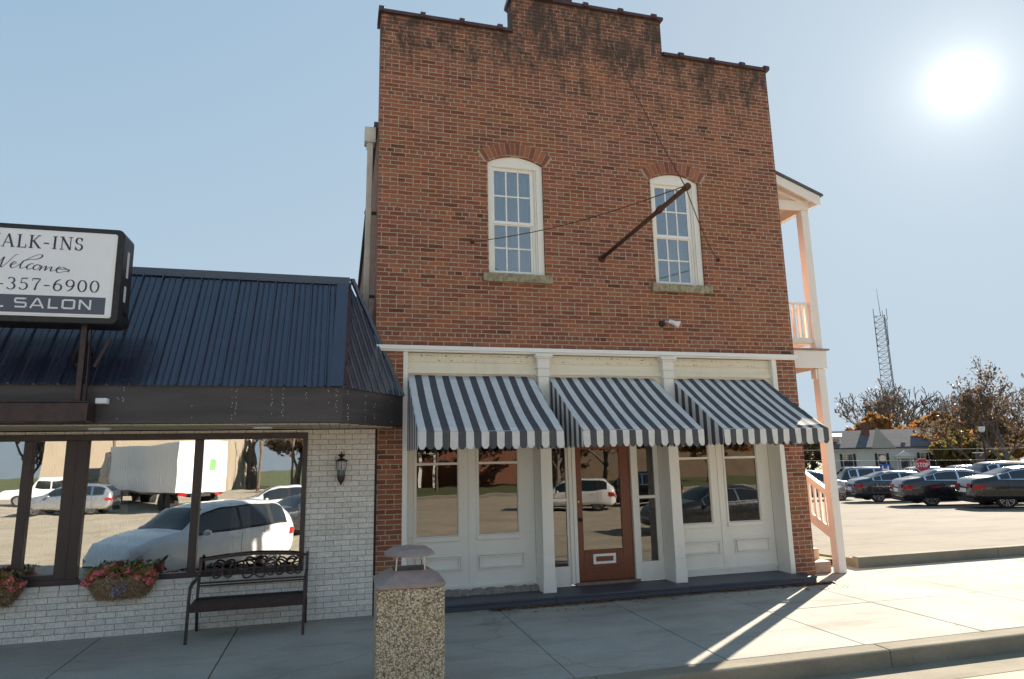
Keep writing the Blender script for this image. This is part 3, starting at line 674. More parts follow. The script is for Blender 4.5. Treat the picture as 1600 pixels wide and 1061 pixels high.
# ================================================================ awnings
def awning(xl, xr, label, y1=-1.27, zt=3.10, n=8.5, start=0):
    """u coordinate: one unit per pair of stripes"""
    rt_ = empty('awning', ((xl+xr)/2, 0, zt), label, 'awning', 'striped awnings over the shopfront')
    z1 = 2.262; vz = 2.055; seg = 60
    me_v = []; faces = []; uvs = []
    def sheet(name, pts, us, nr, nc, smooth=True, solid=.003):
        me = bpy.data.meshes.new(name); me.from_pydata(pts, [], [(j*nc+i, j*nc+i+1, (j+1)*nc+i+1, (j+1)*nc+i) for j in range(nr-1) for i in range(nc-1)])
        ul = me.uv_layers.new(name='UVMap')
        for l in me.loops: ul.data[l.index].uv = us[l.vertex_index]
        for p in me.polygons: p.use_smooth = smooth
        me.materials.append(MT['stripe']); o = bpy.data.objects.new(name, me); C.collection.objects.link(o); o.parent = rt_
        s = o.modifiers.new('thickness', 'SOLIDIFY'); s.thickness = solid; return o
    # canopy with a little sag between the ribs
    nc = 97; nr = 12; pts = []; us = []
    for j in range(nr):
        f = j/(nr-1)
        for i in range(nc):
            g_ = i/(nc-1); x = xl+(xr-xl)*g_
            sag = -.026*math.sin(math.pi*f)*abs(math.sin(math.pi*g_*3))-.012*math.sin(math.pi*f)+.005*math.sin(9*g_+5*f+xl)+.004*math.sin(23*g_-14*f+xl*3)*math.sin(math.pi*f)
            pts.append((x, .03+(y1-.03)*f, zt+(z1-zt)*f+sag)); us.append((start+g_*n+.02*math.sin(4*f+7*g_), f))
    sheet('canopy', pts, us, nr, nc)
    # scalloped front valance, one scallop per stripe
    nc = int(n*2*8)+1; pts = []; us = []
    for j in range(3):
        for i in range(nc):
            g_ = i/(nc-1); u = start+g_*n; ph = (u*2) % 1.0
            e = abs(ph-.5)*2; sc = (.034+.006*math.sin(int(u*2)*2.7+xl))*max(0, e-.45)/.55; wob = .009*math.sin(u*3.1+xl)+.006*math.sin(u*7.3)
            zb = vz+sc*1.15+.004*math.sin(u*1.7+xl)
            z = z1+(zb-z1)*j/2
            pts.append((xl+(xr-xl)*g_, y1-.012-.006*math.sin(u*2.2)*j/2+wob*j/2, z)); us.append((u, 0))
    sheet('valance', pts, us, 3, nc, False)
    for side, xx in ((0, xl), (1, xr)):
        # triangular side wing of narrow vertical stripes plus its own valance
        k = 49; pts = []; us = []; L_ = .03-y1
        for j in range(2):
            for i in range(k):
                f = i/(k-1); y = .03+(y1-.03)*f; u = f*L_/((xr-xl)/n)
                e = abs((u*2) % 1.0-.5)*2; sc = .034*max(0, e-.45)/.55*1.15
                z = zt+(z1-zt)*f-.004 if j == 0 else vz+sc
                pts.append((xx+(.002 if side else -.002), y, z)); us.append((u, 0))
        sheet('side_wing', pts, us, 2, k, False)
    # pipe frame
    m = MB(); yy = y1+.02
    m.tube([(xl+.02, .04, vz+.21), (xl+.02, yy, vz+.21), (xr-.02, yy, vz+.21), (xr-.02, .04, vz+.21)], .011, 8)
    for f in (.02, .34, .66, .98):
        x = xl+(xr-xl)*f; m.tube([(x, .04, zt-.03), (x, yy, z1-.02)], .010, 6)
    m.build('frame', 'silver', rt_)
    # frayed cloth edge seen through the scallops (inner return of the side wing)
    W(rt_)
awning(.945, 2.765, 'leftmost of the three black and white striped awnings, beside the salon roof', y1=-1.2, n=9.5)
awning(3.0, 4.70, 'middle striped awning, over the brown wooden door between two white columns', n=9.5, start=.0)
awning(5.0, 6.66, 'rightmost striped awning, whose outer corner catches the sun near the porch post', n=9.0, start=.0)

# ================================================================ pole held by stays, floodlight
fp = empty('banner_pole', (3.92, 0, 4.96), 'bare rusty iron pole jutting from the brick wall between the upper windows, held by wires', 'pole')
tip = (3.93, -2.55, 5.045)
MB().tube([(3.92, -.02, 4.965), tip], .030, 10).build('rod', 'rust', fp, smooth=True)
MB().tube([tip, (3.93, -2.60, 5.047)], .042, 10).build('end_cap', 'rust', fp); m = MB(); m.tube([(3.925, -1.85, 5.02), (3.925, -1.93, 5.022)], .042, 10)
for k in (-1.86, -1.92): m.tube([(3.925, k, 5.02+.06), (3.925, k, 5.02-.01)], .012, 6)
m.build('collar', 'rust', fp)
MB().lathe([(.0, -.05), (.05, -.045), (.06, 0)], (3.92, -.002, 4.96), 12, 'y').build('base_plate', 'rust', fp)
for a in ((1.87, 0, 5.09), (5.97, 0, 5.06), (4.28, 0, 8.70)):
    a = Vector(a); t_ = Vector(tip)+Vector((0, .02, .03)); pts = []
    for k in range(13):
        f = k/12; p_ = a.lerp(t_, f); p_.z -= .10*math.sin(math.pi*f)*(1 if a.z < 8 else .6); pts.append(p_)
    wv = MB().tube(pts, .0065, 5).build('stay_wire', 'rust', fp)
    if a.z < 8: MB().lathe([(.0, -.05), (.02, -.04), (.035, 0)], a, 8, 'y').build('anchor', 'rust', wv)
W(fp)
fl = empty('floodlight', (4.88, 0, 3.95), 'small white cone floodlight on the bricks above the middle awning', 'lamp')
MB().lathe([(.0, -.03), (.045, -.03), (.055, 0)], (4.88, -.001, 3.96), 12, 'y').build('mount', 'black', fl)
m = MB(); m.tube([(4.88, -.03, 3.96), (4.91, -.09, 3.985), (4.97, -.12, 3.97)], .013, 8); m.build('arm', 'silver', fl, smooth=True)
a = Vector((4.945, -.11, 3.985)); b = Vector((5.075, -.20, 3.91)); m = MB(); m.tube([a, a.lerp(b, .1), a.lerp(b, .55), b], [.022, .032, .034, .062], 14)
m.build('bulb', 'cap', fl, smooth=True); m = MB(); m.tube([b, b+(b-a)*.04], [.055, .05], 14); m.build('lens', 'clear', fl, smooth=True)
W(fl)

# ================================================================ salon building
sb = empty('salon_building', (-3.2, 0, 0), 'low white brick shop with navy ribbed metal mansard roof beside the brick building', 'building')
SX0, SX1 = -9.5, .515; WX0, WX1, WZ0, WZ1 = -6.6, -.345, .605, 2.325
m = MB(); y = -.015
q = lambda a, b, c, d: m.add([(a, y, c), (b, y, c), (b, y, d), (a, y, d)], [(0, 1, 2, 3)])
q(SX0, SX1, -.12, WZ0); q(SX0, WX0, WZ0, 2.36); q(WX1, SX1, WZ0, 2.36); q(WX0, WX1, WZ1, 2.36)
m.add([(SX1, y, -.1), (SX1, .3, -.1), (SX1, .3, 2.36), (SX1, y, 2.36)], [(0, 1, 2, 3)])
for xx in (WX0, WX1): m.add([(xx, y, WZ0), (xx, .15, WZ0), (xx, .15, WZ1), (xx, y, WZ1)], [(0, 1, 2, 3)])
m.add([(SX0, y, -.1), (SX0, 14, -.1), (SX0, 14, 2.9), (SX0, y, 2.36)], [(0, 1, 2, 3)])
m.build('wall', 'white_brick', sb, recalc=False)
# rowlock sill
m = MB(); x_ = WX0-.02
while x_ < WX1+.02: m.box(x_+.004, min(x_+.2, WX1+.03)-.003, -.038, .05, WZ0-.066, WZ0-.004); x_ += .2
m.build('window_sill', plain('sill_brick', (.66, .61, .55), .8, 0, .12, 12, .4), sb, bevel=.004)
MB().box(.517, .545, -.012, .02, -.1, 2.36).build('wall_joint', plain('joint', (.05, .025, .018), .95, 0, .5, 9, .8), sb)
m = MB(); y0, y1 = -.045, .06
m.box(WX0, WX1, y0, y1, WZ0, WZ0+.06); m.box(WX0, WX1, y0, y1, WZ1-.075, WZ1)
bars = [(WX0, WX0+.06), (-5.0, -4.85), (-3.527, -3.43), (-3.096, -2.86), (-1.69, -1.597), (-.405, WX1)]
for a, b in bars: m.box(a, b, y0+.001, y1, WZ0+.06, WZ1-.075)
m.box(-2.985, -2.97, y0-.004, y0+.01, WZ0+.06, WZ1-.075)
m.box(-3.43, -3.096, y0+.006, y1, WZ0+.06, WZ0+.12)
wf = m.build('window_frame', 'frame', sb, bevel=.005)
for a, b in zip(bars, bars[1:]):
    MB().box(a[1]-.002, b[0]+.002, .005, .010, WZ0+.055, WZ1-.07).build('glass', 'glass', wf)
room(SX0+.1, SX1-.02, .12, 5.5, .05, 2.42, 'darkin', sb)
def curtain(xt0, xt1, xb0, xb1, y, z0, z1, k=26):
    m = MB(); vs = []
    for i in range(k+1):
        f = i/k; yy = y+.018*math.sin(i*2.1)
        for g_ in (0, .5, 1): vs.append(((xt0+(xt1-xt0)*f)*(1-g_)+(xb0+(xb1-xb0)*f)*g_-(.0 if g_ != .5 else .015), yy, z1+(z0-z1)*g_))
    m.add(vs, [(3*i+j, 3*i+j+1, 3*i+j+4, 3*i+j+3) for i in range(k) for j in range(2)]); m.build('curtain', 'curtain', sb, smooth=True)
curtain(-2.66, -2.48, -2.72, -2.36, .16, .72, 2.25); curtain(-1.20, -1.05, -1.26, -.98, .16, .72, 2.25); curtain(-3.40, -3.2, -3.42, -3.12, .16, .72, 2.25); curtain(-.75, -.55, -.85, -.5, .16, .72, 2.25)
# soffit boards with grooves, fascia, mansard
FX, FY, FZ0, FZ1 = .07, -1.05, 2.392, 2.81
m = MB(); x_ = SX0
while x_ < .8:
    xe = x_+.115; ya = FY+.03
    if xe > FX: ya = FY+.03+(xe-FX)*(1.03/.80)
    if ya < -.02: m.poly([(x_+.004, ya, 2.372), (xe-.004, ya, 2.372), (xe-.004, -.016, 2.372), (x_+.004, -.016, 2.372)], (0, 0, .015))
    x_ = xe
m.build('soffit', 'soffit', sb)
MB().poly([(SX0, FY+.03, 2.392), (FX, FY+.03, 2.392), (.85, -.01, 2.392), (.85, -.005, 2.392), (SX0, -.005, 2.392)], (0, 0, .01)).build('soffit_backing', 'frame', sb)
m = MB()
m.box(SX0, FX, FY, FY+.03, FZ0, FZ1)
m.poly([(FX, FY, FZ0), (.875, -.012, FZ0), (.845, -.012, FZ0), (FX, FY+.03, FZ0)], (0, 0, FZ1-FZ0))
fa = m.build('fascia', 'fascia', sb, bevel=.002)
m = MB(); m.box(SX0, FX-.004, FY-.006, FY, FZ0+.001, FZ0+.225)
m.build('fascia_lower_board', 'fascia', fa)
m = MB()
for k in range(70):
    x_ = random.choice([-3.6, -2.3, -2.25, -1.55, -1.15, -1.1, -.72, -.6, -.35, -.1, 0.0])+random.uniform(-.01, .01); z_ = random.uniform(FZ0+.03, FZ1-.03)
    m.box(x_, x_+.006, FY-.008, FY-.0055, z_, z_+.008)
for k in range(26):
    f = random.choice([.08, .35, .5, .8])+random.uniform(-.01, .01); z_ = random.uniform(FZ0+.03, FZ1-.03); x_ = FX+.8*f; y_ = FY+1.038*f
    m.box(x_, x_+.006, y_-.006, y_-.001, z_, z_+.008)
m.build('nail_heads', 'plate', fa)['kind'] = 'stuff'
RZ, RY = 4.36, -.02
def mansard_front():
    m = MB(); prof = []; x_ = SX0; k = 0; P = .228
    # profile across the panel: tall rib, two low ribs per module
    while x_ < FX-.10:
        prof += [(x_, 0), (x_+.014, .032), (x_+.026, .032), (x_+.042, 0), (x_+.086, 0), (x_+.094, .010), (x_+.100, .010), (x_+.108, 0), (x_+.152, 0), (x_+.160, .010), (x_+.166, .010), (x_+.174, 0)]
        x_ += P
    prof += [(FX-.09, 0)]
    n = Vector((0, -(RZ-FZ1), -(-(RY-FY)))).normalized(); n = Vector((0, -(RZ-FZ1), (RY-FY+0))).normalized()
    vs = []
    for x_, h in prof:
        vs.append(Vector((x_, FY-.02, FZ1-.01))+n*(h+.012)); vs.append(Vector((x_, RY, RZ))+n*(h+.012))
    m.add(vs, [(2*i, 2*i+2, 2*i+3, 2*i+1) for i in range(len(prof)-1)])
    return m, n
m, nf = mansard_front(); mr = m.build('mansard_roof', 'navy', sb, recalc=False)
# sloping end of the mansard towards the brick building
A0 = Vector((FX+.02, FY-.02, FZ1-.01)); B0 = Vector((.885, -.02, FZ1-.01)); T0 = Vector((.13, RY, RZ)); ne = (B0-A0).cross(T0-A0).normalized()
if ne.x < 0: ne = -ne
m = MB(); Lb = (B0-A0).length; ks = []; s_ = 0.0
while s_ < Lb-.02:
    for a, h in ((0, 0), (.008, .02), (.022, .02), (.03, 0), (.088, 0), (.092, .005), (.100, .005), (.104, 0)):
        ks.append((s_+a, h))
    s_ += .152
ks = [k for k in ks if k[0] < Lb]+[(Lb, 0)]
vs = []
for s_, h in ks:
    f = s_/Lb; base = A0.lerp(B0, f)
    # ribs run up square to the eave until they meet the wall-side edge B0-T0
    updir = (T0-A0) - (B0-A0).normalized()*((T0-A0).dot((B0-A0).normalized())); sT = (T0-A0).dot((B0-A0).normalized()); H_ = updir.length
    g_ = min(1, (Lb-s_)/(Lb-sT)) if s_ > sT else s_/sT if sT > 0 else 1
    topp = base+updir*max(0, g_)
    if s_ < sT: topp = A0.lerp(T0, s_/sT)
    vs += [base+ne*h, topp+ne*h]
m.add(vs, [(2*i, 2*i+2, 2*i+3, 2*i+1) for i in range(len(ks)-1)])
m.build('mansard_end', 'navy', sb, recalc=False)
m = MB()
m.box(SX0, .135, RY-.055, RY+.02, RZ-.03, RZ+.075); 
m.build('ridge_cap', 'navy', sb, bevel=.004)
m = MB(); a, b = Vector((FX, FY-.02, FZ1-.01)), Vector((.09, RY-.01, RZ))
m.poly([a+nf*.03+Vector((-.15, 0, 0)), a+nf*.03+Vector((.0, 0, 0)), b+nf*.03+Vector((.03, 0, 0)), b+nf*.03+Vector((-.12, 0, 0))], tuple(-nf*.02))
m.poly([a+nf*.03, a+ne*.025+Vector((.05, .07, 0)), b+ne*.025+Vector((.05, .02, 0)), b+nf*.03+Vector((.03, 0, 0))], tuple(-nf*.015))
m.build('hip_trim', 'navy', sb)
m = MB(); m.poly([B0+Vector((.0, 0, 0)), B0+Vector((-.045, 0, 0)), T0+Vector((-.0, 0, .06)), T0+Vector((.045, 0, .06))], tuple(ne*.03)); m.build('edge_trim', 'navy', sb)
MB().poly([(SX0, RY+.021, RZ+.0), (.135, RY+.021, RZ), (.135, 14, RZ-.6), (SX0, 14, RZ-.6)], (0, 0, .05)).build('flat_roof', 'shingle', sb)
for x_ in (-2.62, -.86):
    d = MB().lathe([(.0, 0), (.10, 0), (.115, .008), (.115, .02)], (x_, -.5, 2.352), 20).build('downlight', 'cap', sb, smooth=False)
W(sb)
# small white box on the fascia
o = MB().box(-2.485, -2.375, -1.155, -1.058, 2.60, 2.66).build('junction_box', 'cap', bevel=.008); tag(o, 'small white box fixed to the dark fascia beside the sign bracket', 'electrical box')

# ================================================================ sign
sg = empty('salon_sign', (-4.4, -1.1, 3.4), 'illuminated style box sign reading WALK-INS Welcome above the salon roof, cut off at the left', 'sign')
SXR = -2.30; SXL = -6.4; Z0, Z1 = 3.435, 4.50; YF, YBk = -1.30, -.93
m = MB(); r_ = .07
def rrect(x0, x1, z0, z1, r, n=5):
    out = []
    for cx, cz, a0 in ((x1-r, z1-r, 0), (x0+r, z1-r, 90), (x0+r, z0+r, 180), (x1-r, z0+r, 270)):
        for k in range(n+1): a = R(a0+90*k/n); out.append((cx+r*math.cos(a), cz+r*math.sin(a)))
    return out
m.poly([(x, YF, z) for x, z in rrect(SXL, SXR, Z0, Z1, r_)], (0, YBk-YF, 0))
m.build('cabinet', 'black', sg, bevel=.012)
fx1, fz0, fz1 = -2.365, 3.50, 4.44
m = MB(); m.poly([(x, YF-.012, z) for x, z in rrect(SXL+.07, fx1, fz0, fz1, .025)], (0, .014, 0)); m.build('face_surround', 'cap', sg, bevel=.003)
YP = YF-.0135
m = MB(); m.poly([(x, YP, z) for x, z in rrect(SXL+.09, fx1-.022, fz0+.025, fz1-.02, .02)], (0, .01, 0)); face = m.build('face', 'signwhite', sg)
m = MB(); m.box(SXL+.10, -2.425, YP-.0012, YP+.002, 3.535, 3.722); m.build('lower_band', 'signband', face)
# stroke lettering --------------------------------------------------------
def seg(m, a, b, w, y, d=.0012, sx=1):
    ax, az = a; bx, bz = b; l = math.hypot(bx-ax, bz-az) or 1; nx_, nz_ = -(bz-az)/l*w/2, (bx-ax)/l*w/2
    m.poly([(ax+nx_, y, az+nz_), (ax-nx_, y, az-nz_), (bx-nx_, y, bz-nz_), (bx+nx_, y, bz+nz_)], (0, -d, 0))
def stroke(m, pts, w, y, d=.0012):
    """ribbon of variable width through 2-D points; w scalar or list"""
    n = len(pts); ws = w if isinstance(w, (list, tuple)) else [w]*n; Lf, Rt = [], []
    for i, (x, z) in enumerate(pts):
        a = pts[max(i-1, 0)]; b = pts[min(i+1, n-1)]; dx, dz = b[0]-a[0], b[1]-a[1]; l = math.hypot(dx, dz) or 1
        Lf.append((x-dz/l*ws[i]/2, z+dx/l*ws[i]/2)); Rt.append((x+dz/l*ws[i]/2, z-dx/l*ws[i]/2))
    for i in range(n-1):
        m.poly([(Lf[i][0], y, Lf[i][1]), (Rt[i][0], y, Rt[i][1]), (Rt[i+1][0], y, Rt[i+1][1]), (Lf[i+1][0], y, Lf[i+1][1])], (0, -d, 0))
def arc_(cx, cz, rx, rz, a0, a1, n=18): return [(cx+rx*math.cos(R(a0+(a1-a0)*k/n)), cz+rz*math.sin(R(a0+(a1-a0)*k/n))) for k in range(n+1)]
# glyphs on a box of width w and height 1: list of (points, thickness)
T, t_ = .13, .055
def ser(x, z, wd=.16): return ([(x-wd, z), (x+wd, z)], .05)
def cwid(pts, thin, thick, ang=0):
    out = []
    n = len(pts)
    for i in range(n):
        a = pts[max(i-1, 0)]; b = pts[min(i+1, n-1)]; dx, dz = abs(b[0]-a[0]), abs(b[1]-a[1]); l = math.hypot(dx, dz) or 1
        out.append(thin+(thick-thin)*(dz/l)**1.5)
    return out
def curve(pts): return (pts, cwid(pts, t_, T))
SERIF = {
 'W': (1.25, [([(.08, 1), (.36, 0)], T), ([(.36, 0), (.63, 1)], t_), ([(.56, 1), (.84, 0)], T), ([(.84, 0), (1.14, 1)], t_), ser(.1, .975), ser(.58, .975, .12), ser(1.13, .975, .1)]),
 'A': (.95, [([(.10, 0), (.46, 1)], t_), ([(.46, 1), (.82, 0)], T), ([(.22, .34), (.7, .34)], t_), ser(.1, .025, .12), ser(.82, .025, .15)]),
 'L': (.75, [([(.2, 0), (.2, 1)], T), ser(.2, .975), ([(.05, .03), (.68, .03)], .06), ([(.68, .0), (.70, .26)], .06)]),
 'K': (.92, [([(.2, 0), (.2, 1)], T), ser(.2, .975), ser(.2, .025), ([(.25, .48), (.74, .98)], t_), ([(.36, .58), (.82, .02)], T), ser(.76, .975, .12), ser(.84, .025, .13)]),
 '-': (.55, [([(.08, .42), (.47, .42)], .09)]),
 'I': (.45, [([(.22, 0), (.22, 1)], T), ser(.22, .975), ser(.22, .025)]),
 'N': (1.0, [([(.18, 0), (.18, 1)], t_), ([(.16, 1), (.82, 0)], T), ([(.82, 0), (.82, 1)], t_), ser(.16, .975), ser(.18, .025), ser(.82, .975)]),
 'S': (.68, [curve(arc_(.33, .74, .22, .24, 20, 270)), curve(arc_(.33, .26, .25, .24, 90, -160)), ([(.54, .72), (.56, .96)], .05), ([(.08, .30), (.08, .04)], .05)]),
 '3': (.72, [curve(arc_(.32, .75, .22, .23, 150, -90)), curve(arc_(.32, .27, .27, .26, 90, -150))]),
 '5': (.72, [([(.20, .95), (.60, .95)], .09), ([(.20, .95), (.15, .55)], t_), curve(arc_(.32, .31, .28, .29, 130, -150))]),
 '7': (.72, [([(.1, .95), (.64, .95)], .09), ([(.64, .95), (.40, .5), (.30, 0)], [.06, .10, T]), ([(.1, .95), (.1, .78)], .05)]),
 '6': (.74, [curve(arc_(.36, .31, .26, .29, 0, 360, 26)), curve(arc_(.62, .36, .52, .62, 100, 180))]),
 '9': (.74, [curve(arc_(.36, .69, .26, .29, 0, 360, 26)), curve(arc_(.10, .64, .52, .62, -80, 0))]),
 '0': (.76, [curve(arc_(.37, .5, .28, .48, 0, 360, 30))]),
}
B_ = .17
BLOCK = {
 'S': (1.0, [([(.88, .90), (.88, .91), (.14, .91), (.10, .87), (.10, .58), (.14, .53), (.86, .50), (.90, .45), (.90, .13), (.86, .09), (.10, .09)], B_)]),
 'A': (1.1, [([(.06, 0), (.47, .93)], B_), ([(.47, .93), (.6, .93)], B_), ([(.6, .93), (1.02, 0)], B_), ([(.25, .27), (.82, .27)], .14)]),
 'L': (.85, [([(.14, 1), (.14, .09)], B_), ([(.06, .085), (.82, .085)], B_)]),
 'O': (1.1, [([(.16, .91), (.95, .91)], B_), ([(.16, .09), (.95, .09)], B_), ([(.12, .09), (.12, .91)], B_+.01), ([(.99, .09), (.99, .91)], B_+.01)]),
 'N': (1.05, [([(.12, 0), (.12, 1)], B_), ([(.14, .95), (.90, .05)], B_), ([(.92, 0), (.92, 1)], B_)]),
 'T': (.95, [([(.04, .91), (.9, .91)], B_), ([(.47, .9), (.47, 0)], B_+.01)]),
 'P': (.95, [([(.14, 0), (.14, 1)], B_), ([(.14, .92), (.62, .92), (.80, .84), (.82, .72), (.80, .58), (.62, .48), (.14, .48)], B_)]),
 'H': (1.0, [([(.14, 0), (.14, 1)], B_), ([(.86, 0), (.86, 1)], B_), ([(.14, .5), (.86, .5)], B_)]),
}
def text_w(s, F, h, sx, gap): return sum(F[c][0]*h*sx+gap*h for c in s if c != ' ')-gap*h+s.count(' ')*.5*h*sx
def write(s, F, x_right, z, h, y, mat, parent, sx=1.0, gap=.1, name='lettering', place=None):
    m = MB(); x = x_right-text_w(s, F, h, sx, gap); yy = y
    for c in s:
        if c == ' ': x += .5*h*sx; continue
        wd, st = F[c]
        for pts, th in st:
            yy -= .00004
            th2 = [v*h for v in th] if isinstance(th, list) else th*h
            stroke(m, [(x+px*h*sx, z+pz*h) for px, pz in pts], th2, yy)
        x += wd*h*sx+gap*h
    if place: m.v = [place(v) for v in m.v]
    return m.build(name, mat, parent)
yT = YP-.001
write('WALK-INS', SERIF, -2.685, 4.232, .145, yT, 'ink', face, .86, .11)
write('-357-6900', SERIF, -2.49, 3.775, .130, yT, 'ink', face, 1.02, .12)
write('L SALON', BLOCK, -2.55, 3.582, .108, yT-.0014, 'signtext', face, 1.13, .22)
# script word, drawn as one pen line per letter
P0x, P0z, S = -3.50, 4.005, .145
scr = [
 [(-.25, 1.0), (-.1, 1.12), (.05, 1.0), (.0, .5), (.05, .05), (.3, .45), (.55, 1.0), (.5, .4), (.55, .02), (.85, .5), (1.15, 1.15), (1.35, 1.3)],
 [(1.0, .25), (1.2, .32), (1.38, .5), (1.28, .6), (1.12, .42), (1.1, .15), (1.22, .0), (1.45, .15), (1.6, .4)],
 [(1.6, .35), (1.95, .85), (2.4, 1.25), (2.75, 1.38), (2.85, 1.2), (2.6, .95), (2.1, .85), (1.8, .7), (1.68, .3), (1.72, .02), (1.9, .05), (2.1, .25)],
 [(2.48, .42), (2.35, .5), (2.15, .32), (2.1, .05), (2.25, -.05), (2.5, .1)],
 [(2.72, .42), (2.55, .30), (2.5, .05), (2.65, -.08), (2.82, .08), (2.85, .32), (2.72, .42), (2.95, .32)],
 [(2.98, .35), (2.95, .05), (2.92, -.12), (3.1, .2), (3.28, .3), (3.25, -.12), (3.45, .18), (3.62, .25), (3.6, -.05), (3.68, -.15), (3.85, .0)],
 [(3.85, .0), (4.05, .08), (4.22, .22), (4.12, .3), (3.98, .12), (3.98, -.12), (4.12, -.25), (4.4, -.15), (4.7, -.05)],
 [(4.3, .3), (4.6, .12), (4.75, .05), (4.68, -.15)],
 [(4.05, .12), (4.6, .06)],
]
def smooth_(pts, n=6):
    out = []
    P = [pts[0]]+pts+[pts[-1]]
    for i in range(1, len(P)-2):
        for k in range(n):
            t1 = k/n; a, b, c_, d = P[i-1], P[i], P[i+1], P[i+2]
            out.append(tuple(.5*((2*b[j])+(-a[j]+c_[j])*t1+(2*a[j]-5*b[j]+4*c_[j]-d[j])*t1**2+(-a[j]+3*b[j]-3*c_[j]+d[j])*t1**3) for j in (0, 1)))
    return out+[pts[-1]]
m = MB(); yy = yT
for pl in scr:
    pts = smooth_([(P0x+px*S*1.02+pz*.12*S, P0z+pz*S*.80) for px, pz in pl]); yy -= .00005
    ws = []
    for i in range(len(pts)):
        a = pts[max(i-1, 0)]; b = pts[min(i+1, len(pts)-1)]; l = math.hypot(b[0]-a[0], b[1]-a[1]) or 1
        ws.append(.0045+.0095*max(0, (a[1]-b[1])/l))
    stroke(m, pts, ws, yy)
m.build('script_lettering', 'ink', face)
# stickers on the end of the cabinet
m = MB(); m.box(SXR-.001, SXR+.002, -1.15, -1.08, 4.0, 4.30); st = m.build('label_sticker', 'plate', sg); 
m = MB(); m.box(SXR-.001, SXR+.002, -1.17, -1.10, 3.72, 3.90); m.build('label_sticker', 'plate', sg)
m = MB(); m.box(SXR-.003, SXR+.02, -1.14, -1.06, 3.60, 3.66); m.tube([(SXR+.01, -1.1, 3.6), (SXR+.03, -1.0, 3.52), (SXR-.05, -.9, 3.40)], .008, 6); m.build('conduit', 'black', sg)
# carrying posts, brackets, beam
for x_ in (-2.64, -5.6):
    m = MB(); m.bar((x_, -1.17, 2.60), (x_, -1.17, 3.44), .055, .055, (0, 1, 0)); m.bar((x_+.06, -1.17, 3.4), (x_+.06, -1.14, 2.62), .012, .05, (0, 1, 0))
    m.build('post', 'benchm', sg, bevel=.004)
    m = MB(); m.bar((x_, -1.15, 3.28), (x_-.02, -.80, 3.18), .03, .03); m.bar((x_, -1.15, 2.98), (x_-.16, -.88, 3.06), .03, .03); m.bar((x_-.02, -1.12, 3.3), (x_-.18, -.9, 3.04), .03, .03); m.bar((x_+.16, -.9, 3.35), (x_+.05, -.95, 3.02), .03, .03)
    m.build('brace', 'benchm', sg)
m = MB(); m.box(-6.5, -2.50, -1.30, -1.062, 2.40, 2.60); m.box(-6.5, -2.50, -1.32, -1.28, 2.598, 2.615)
m.build('beam', 'benchm', sg, bevel=.006)
W(sg)

# ================================================================ lantern
ln = empty('wall_lantern', (.085, -.02, 1.88), 'black coach lantern with clear glass on the white brick pier', 'lantern'); cx, cy = .085, -.13
m = MB(); m.lathe([(.0, 2.075), (.006, 2.07), (.008, 2.05), (.012, 2.04), (.040, 2.035), (.046, 2.022), (.030, 2.008), (.014, 1.995), (.016, 1.985), (.045, 1.975), (.075, 1.955), (.078, 1.945), (.0, 1.945)], (cx, cy, 0), 12)
m.build('cap', 'benchm', ln)
m = MB()
for k in range(6):
    a = R(60*k+30); m.tube([(cx+.074*math.cos(a), cy+.074*math.sin(a), 1.95), (cx+.068*math.cos(a), cy+.068*math.sin(a), 1.87), (cx+.040*math.cos(a), cy+.040*math.sin(a), 1.765)], .005, 5)
    m.tube([(cx+.078*math.cos(a), cy+.078*math.sin(a), 1.95), (cx+.092*math.cos(a), cy+.092*math.sin(a), 1.957)], [.006, .002], 5)
m.build('cage', 'benchm', ln)
MB().lathe([(.068, 1.945), (.064, 1.87), (.037, 1.765)], (cx, cy, 0), 6).build('glass_shade', sheen_glass('lantern_glass', .12, (.93, .93, .9), .02), ln)
m = MB(); m.lathe([(.0, 1.766), (.047, 1.766), (.050, 1.745), (.044, 1.71), (.024, 1.68), (.012, 1.665), (.014, 1.652), (.0, 1.640)], (cx, cy, 0), 12); m.build('base', 'benchm', ln)
MB().lathe([(.008, 1.766), (.009, 1.85), (.001, 1.87)], (cx, cy, 0), 8).build('candle', 'cap', ln)
m = MB(); m.tube([(cx, cy, 1.715), (cx, -.06, 1.70), (cx, -.02, 1.76)], .009, 6); m.lathe([(.0, -.014), (.045, -.01), (.05, 0)], (cx, -.017, 1.77), 12, 'y', 1, 1.5); m.build('wall_bracket', 'benchm', ln)
W(ln)

# ================================================================ bench
bn = empty('garden_bench', (-.92, -.38, 0), 'dark brown metal bench with floral scroll back in front of the salon window', 'bench')
bx0, bx1 = -1.53, -.30; rw = .036
for xx in (bx0, bx1):
    m = MB(); m.tube([(xx, -.70, 0), (xx, -.67, .30), (xx, -.655, .45), (xx, -.62, .575), (xx, -.52, .60), (xx, -.36, .61), (xx, -.15, .615)], rw*.62, 4); m.build('leg', 'benchm', bn, bevel=.003)
    m = MB(); m.tube([(xx+.002, -.085, 0), (xx+.002, -.17, .36), (xx+.002, -.13, .60), (xx+.002, -.085, .84)], rw*.62, 4); m.build('leg', 'benchm', bn, bevel=.003)
m = MB(); m.bar((bx0, -.655, .355), (bx1, -.655, .355), .03, .075); m.bar((bx0, -.20, .375), (bx1, -.20, .375), .03, .04)
for k in range(7): yk = -.61+.065*k; m.bar((bx0, yk, .382-.003*k), (bx1, yk, .382-.003*k), .042, .012)
for xx in (bx0+.0, bx1-.0): m.bar((xx, -.65, .36), (xx, -.2, .37), .025, .03)
m.build('seat', 'benchm', bn, bevel=.003)
m = MB(); N = 16; yb = -.11
m.tube([(bx0+(bx1-bx0)*k/N, yb+.02, .80+.045*math.sin(math.pi*k/N)) for k in range(N+1)], .019, 4)
